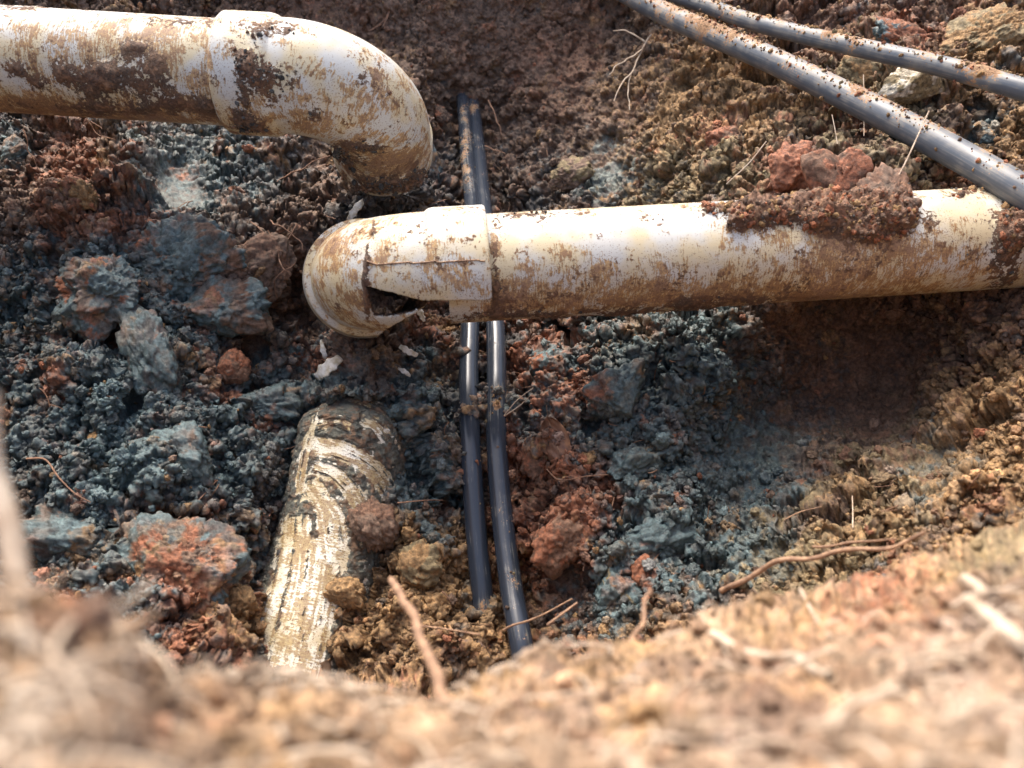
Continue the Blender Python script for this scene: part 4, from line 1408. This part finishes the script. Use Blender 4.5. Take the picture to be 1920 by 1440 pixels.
def fibres(name, label, n, box, r, mat, onbank):
    """short bits of root and straw nobody could count, one mesh"""
    VV, QQ, off = [], [], 0
    for q in range(n):
        x, y = rng.uniform(box[0], box[2]), rng.uniform(box[1], box[3])
        if onbank:
            i0 = int(np.argmin((bpx - x) ** 2 + (bpy_ - y) ** 2))
            p0, n0 = BV[i0], bn.reshape(-1, 3)[i0]
            L = rng.uniform(.008, .030)
        else:
            j, i = GI(x, y)
            p0, n0 = G[j, i], SN.reshape(nr, nc, 3)[j, i]
            L = rng.uniform(.008, .035)
        t = rng.normal(size=3)
        t -= n0 * np.dot(t, n0) * .8
        t /= np.linalg.norm(t)
        b = np.cross(t, n0) * rng.normal(0, .3)
        k = np.linspace(-.5, .5, 7)[:, None]
        Cq = p0 + n0 * (.0015 + .002 * (1 - 4 * k ** 2)) + L * (k * t + b * k ** 2)
        V, O, _ = sweep(Cq, r * rng.uniform(.6, 1.5), 5)
        VV.append(V.reshape(-1, 3)); QQ.append(grid_quads(7, 5, True) + off); off += 35
    tag(link(name, mesh_from(name, np.vstack(VV), np.vstack(QQ)), mat), label, None, None, 'stuff')


fibres('root_fibres', 'short root and straw fibres strewn over the near bank', 320, (-50, 1080, 1980, 1460), .00045, MAT_STRAW, True)
fibres('pit_fibres', 'hair thin root bits strewn over the pit soil', 150, (20, 240, 1900, 1150), .0005, MAT_ROOT, False)


def root(label, paths, r, mat=MAT_ROOT):
    e = empty('root', at(*paths[0][0]))
    tag(e, label, 'root')
    for pl in paths:
        C, u = spline([at(*p) for p in pl], 40)
        C = C + .004 * np.stack([perlin(C, .018, s) for s in (411, 412, 413)], 1)
        V, O, uv = sweep(C, np.linspace(r, r * .5, len(C)), 6)
        link('strand', mesh_from('strand', V.reshape(-1, 3), grid_quads(V.shape[0], 6, True)), mat, e)


root('branching pale root hanging from the brown wall above the lower pipe', [[(1222, 65, 1.25), (1200, 105, 1.25), (1180, 150, 1.24), (1182, 205, 1.22)], [(1205, 95, 1.25), (1170, 115, 1.24), (1140, 138, 1.23)], [(1190, 130, 1.24), (1165, 160, 1.23), (1152, 190, 1.22)],
     [(1210, 80, 1.25), (1180, 60, 1.25), (1150, 55, 1.25)]], .0016, MAT_STRAW)
root('tangle of fine roots left of the broken elbow', [[(520, 560, .95), (515, 530, .94), (535, 505, .93), (555, 490, .93)], [(530, 510, .93), (522, 470, .94), (500, 430, .95)], [(555, 420, .97), (540, 445, .96), (520, 460, .95)], [(505, 415, .97), (530, 425, .96), (560, 450, .96), (566, 470, .96)],
     [(470, 415, .97), (500, 440, .96), (520, 450, .95)]], .0010)
root('fine roots hanging at the top beside the upper elbow', [[(700, 50, 1.36), (720, 40, 1.35), (735, 10, 1.35)], [(715, 45, 1.35), (690, 60, 1.35)], [(740, 0, 1.36), (730, 25, 1.35), (718, 48, 1.34)]], .0016)
root('two thin roots on the brown wall right of the cable tops', [[(915, 190, 1.33), (930, 220, 1.32), (940, 250, 1.31)], [(910, 275, 1.30), (930, 282, 1.29), (948, 288, 1.28)]], .0012)
root('thin root lying on the dark soil under the upper elbow', [[(540, 325, 1.05), (580, 308, 1.05), (620, 290, 1.06)], [(545, 322, 1.05), (520, 340, 1.04)]], .0010)
root('fine root strands under the upper left pipe', [[(165, 222, .95), (180, 250, .95), (215, 262, .95)], [(172, 225, .95), (190, 240, .95)], [(40, 240, .93), (55, 280, .93), (70, 320, .93)]], .0008)


def shard(x, y, d, w, h, ang, label):
    """little curved broken piece of white plastic"""
    n, m = 14, 9
    U, W = np.meshgrid(np.linspace(-1, 1, n), np.linspace(-1, 1, m))
    edge = 1 - .35 * np.abs(np.sin(U * 5.1 + x)) * (abs(W) > .6)
    X, Y, Z = U * w / 2, W * h / 2 * edge * (1 - .5 * abs(U) ** 2), .25 * w * U ** 2
    c, s = math.cos(ang), math.sin(ang)
    Vl = camv(1, 0, 0) * (X * c - Y * s).reshape(-1, 1) + camv(0, 1, 0) * (X * s + Y * c).reshape(-1, 1) + camv(0, 0, 1) * Z.reshape(-1, 1)
    Vl += .0012 * np.stack([perlin(Vl + x, .006, q) for q in (421, 422, 423)], 1)
    o = link('pipe_shard', mesh_from('pipe_shard', Vl, grid_quads(m, n)), MAT_SHARD)
    o.location = at(x, y, d)
    sm = o.modifiers.new('wall', 'SOLIDIFY')
    sm.thickness = .003
    tag(o, label, 'shard', 'white shards of broken pipe')


shard(668, 392, .985, .034, .012, -.9, 'curved white shard between the upper elbow and the broken elbow')
shard(614, 690, .90, .034, .020, -.75, 'largest white shard, left below the broken elbow')
shard(606, 655, .93, .022, .008, 1.3, 'thin white sliver directly left of the mud column')
shard(765, 658, .93, .020, .010, .5, 'small white shard left of the cables under the broken elbow')
shard(789, 588, .95, .018, .009, 1.2, 'white chip just under the hole of the broken elbow')
shard(758, 697, .92, .014, .007, .6, 'tiny white chip lowest beside the mud column')


def leaf():
    n, m = 26, 13
    U, W = np.meshgrid(np.linspace(0, 1, n), np.linspace(-1, 1, m))
    wdt = .016 * np.sin(np.pi * np.clip(U, 0, 1) ** .8) ** .8
    X, Y = (U - .5) * .072, W * wdt
    Z = .010 * W ** 2 * np.sin(np.pi * U) + .006 * np.sin(U * 7) + .002 * np.sin(W * 9 + U * 20)
    e = empty('dry_leaf', at(1045, 838, .865))
    a = 1.25
    c, s = math.cos(a), math.sin(a)
    Vl = camv(1, 0, 0) * (X * c - Y * s).reshape(-1, 1) + camv(0, 1, 0) * (X * s + Y * c).reshape(-1, 1) + camv(0, 0, 1) * Z.reshape(-1, 1)
    o = link('blade', mesh_from('blade', Vl + np.array(e.location), grid_quads(m, n)), MAT_LEAF, e)
    sm = o.modifiers.new('thick', 'SOLIDIFY')
    sm.thickness = .0006
    mid = Vl.reshape(m, n, 3)[m // 2]
    V, O, uv = sweep(mid + camv(0, 0, -.0008) + np.array(e.location), np.linspace(.0009, .0004, n), 6)
    link('midrib', mesh_from('midrib', V.reshape(-1, 3), grid_quads(n, 6, True)), MAT_TWIG, e)
    tag(e, 'curled brown dry leaf on the red soil right of the cables', 'leaf')


leaf()
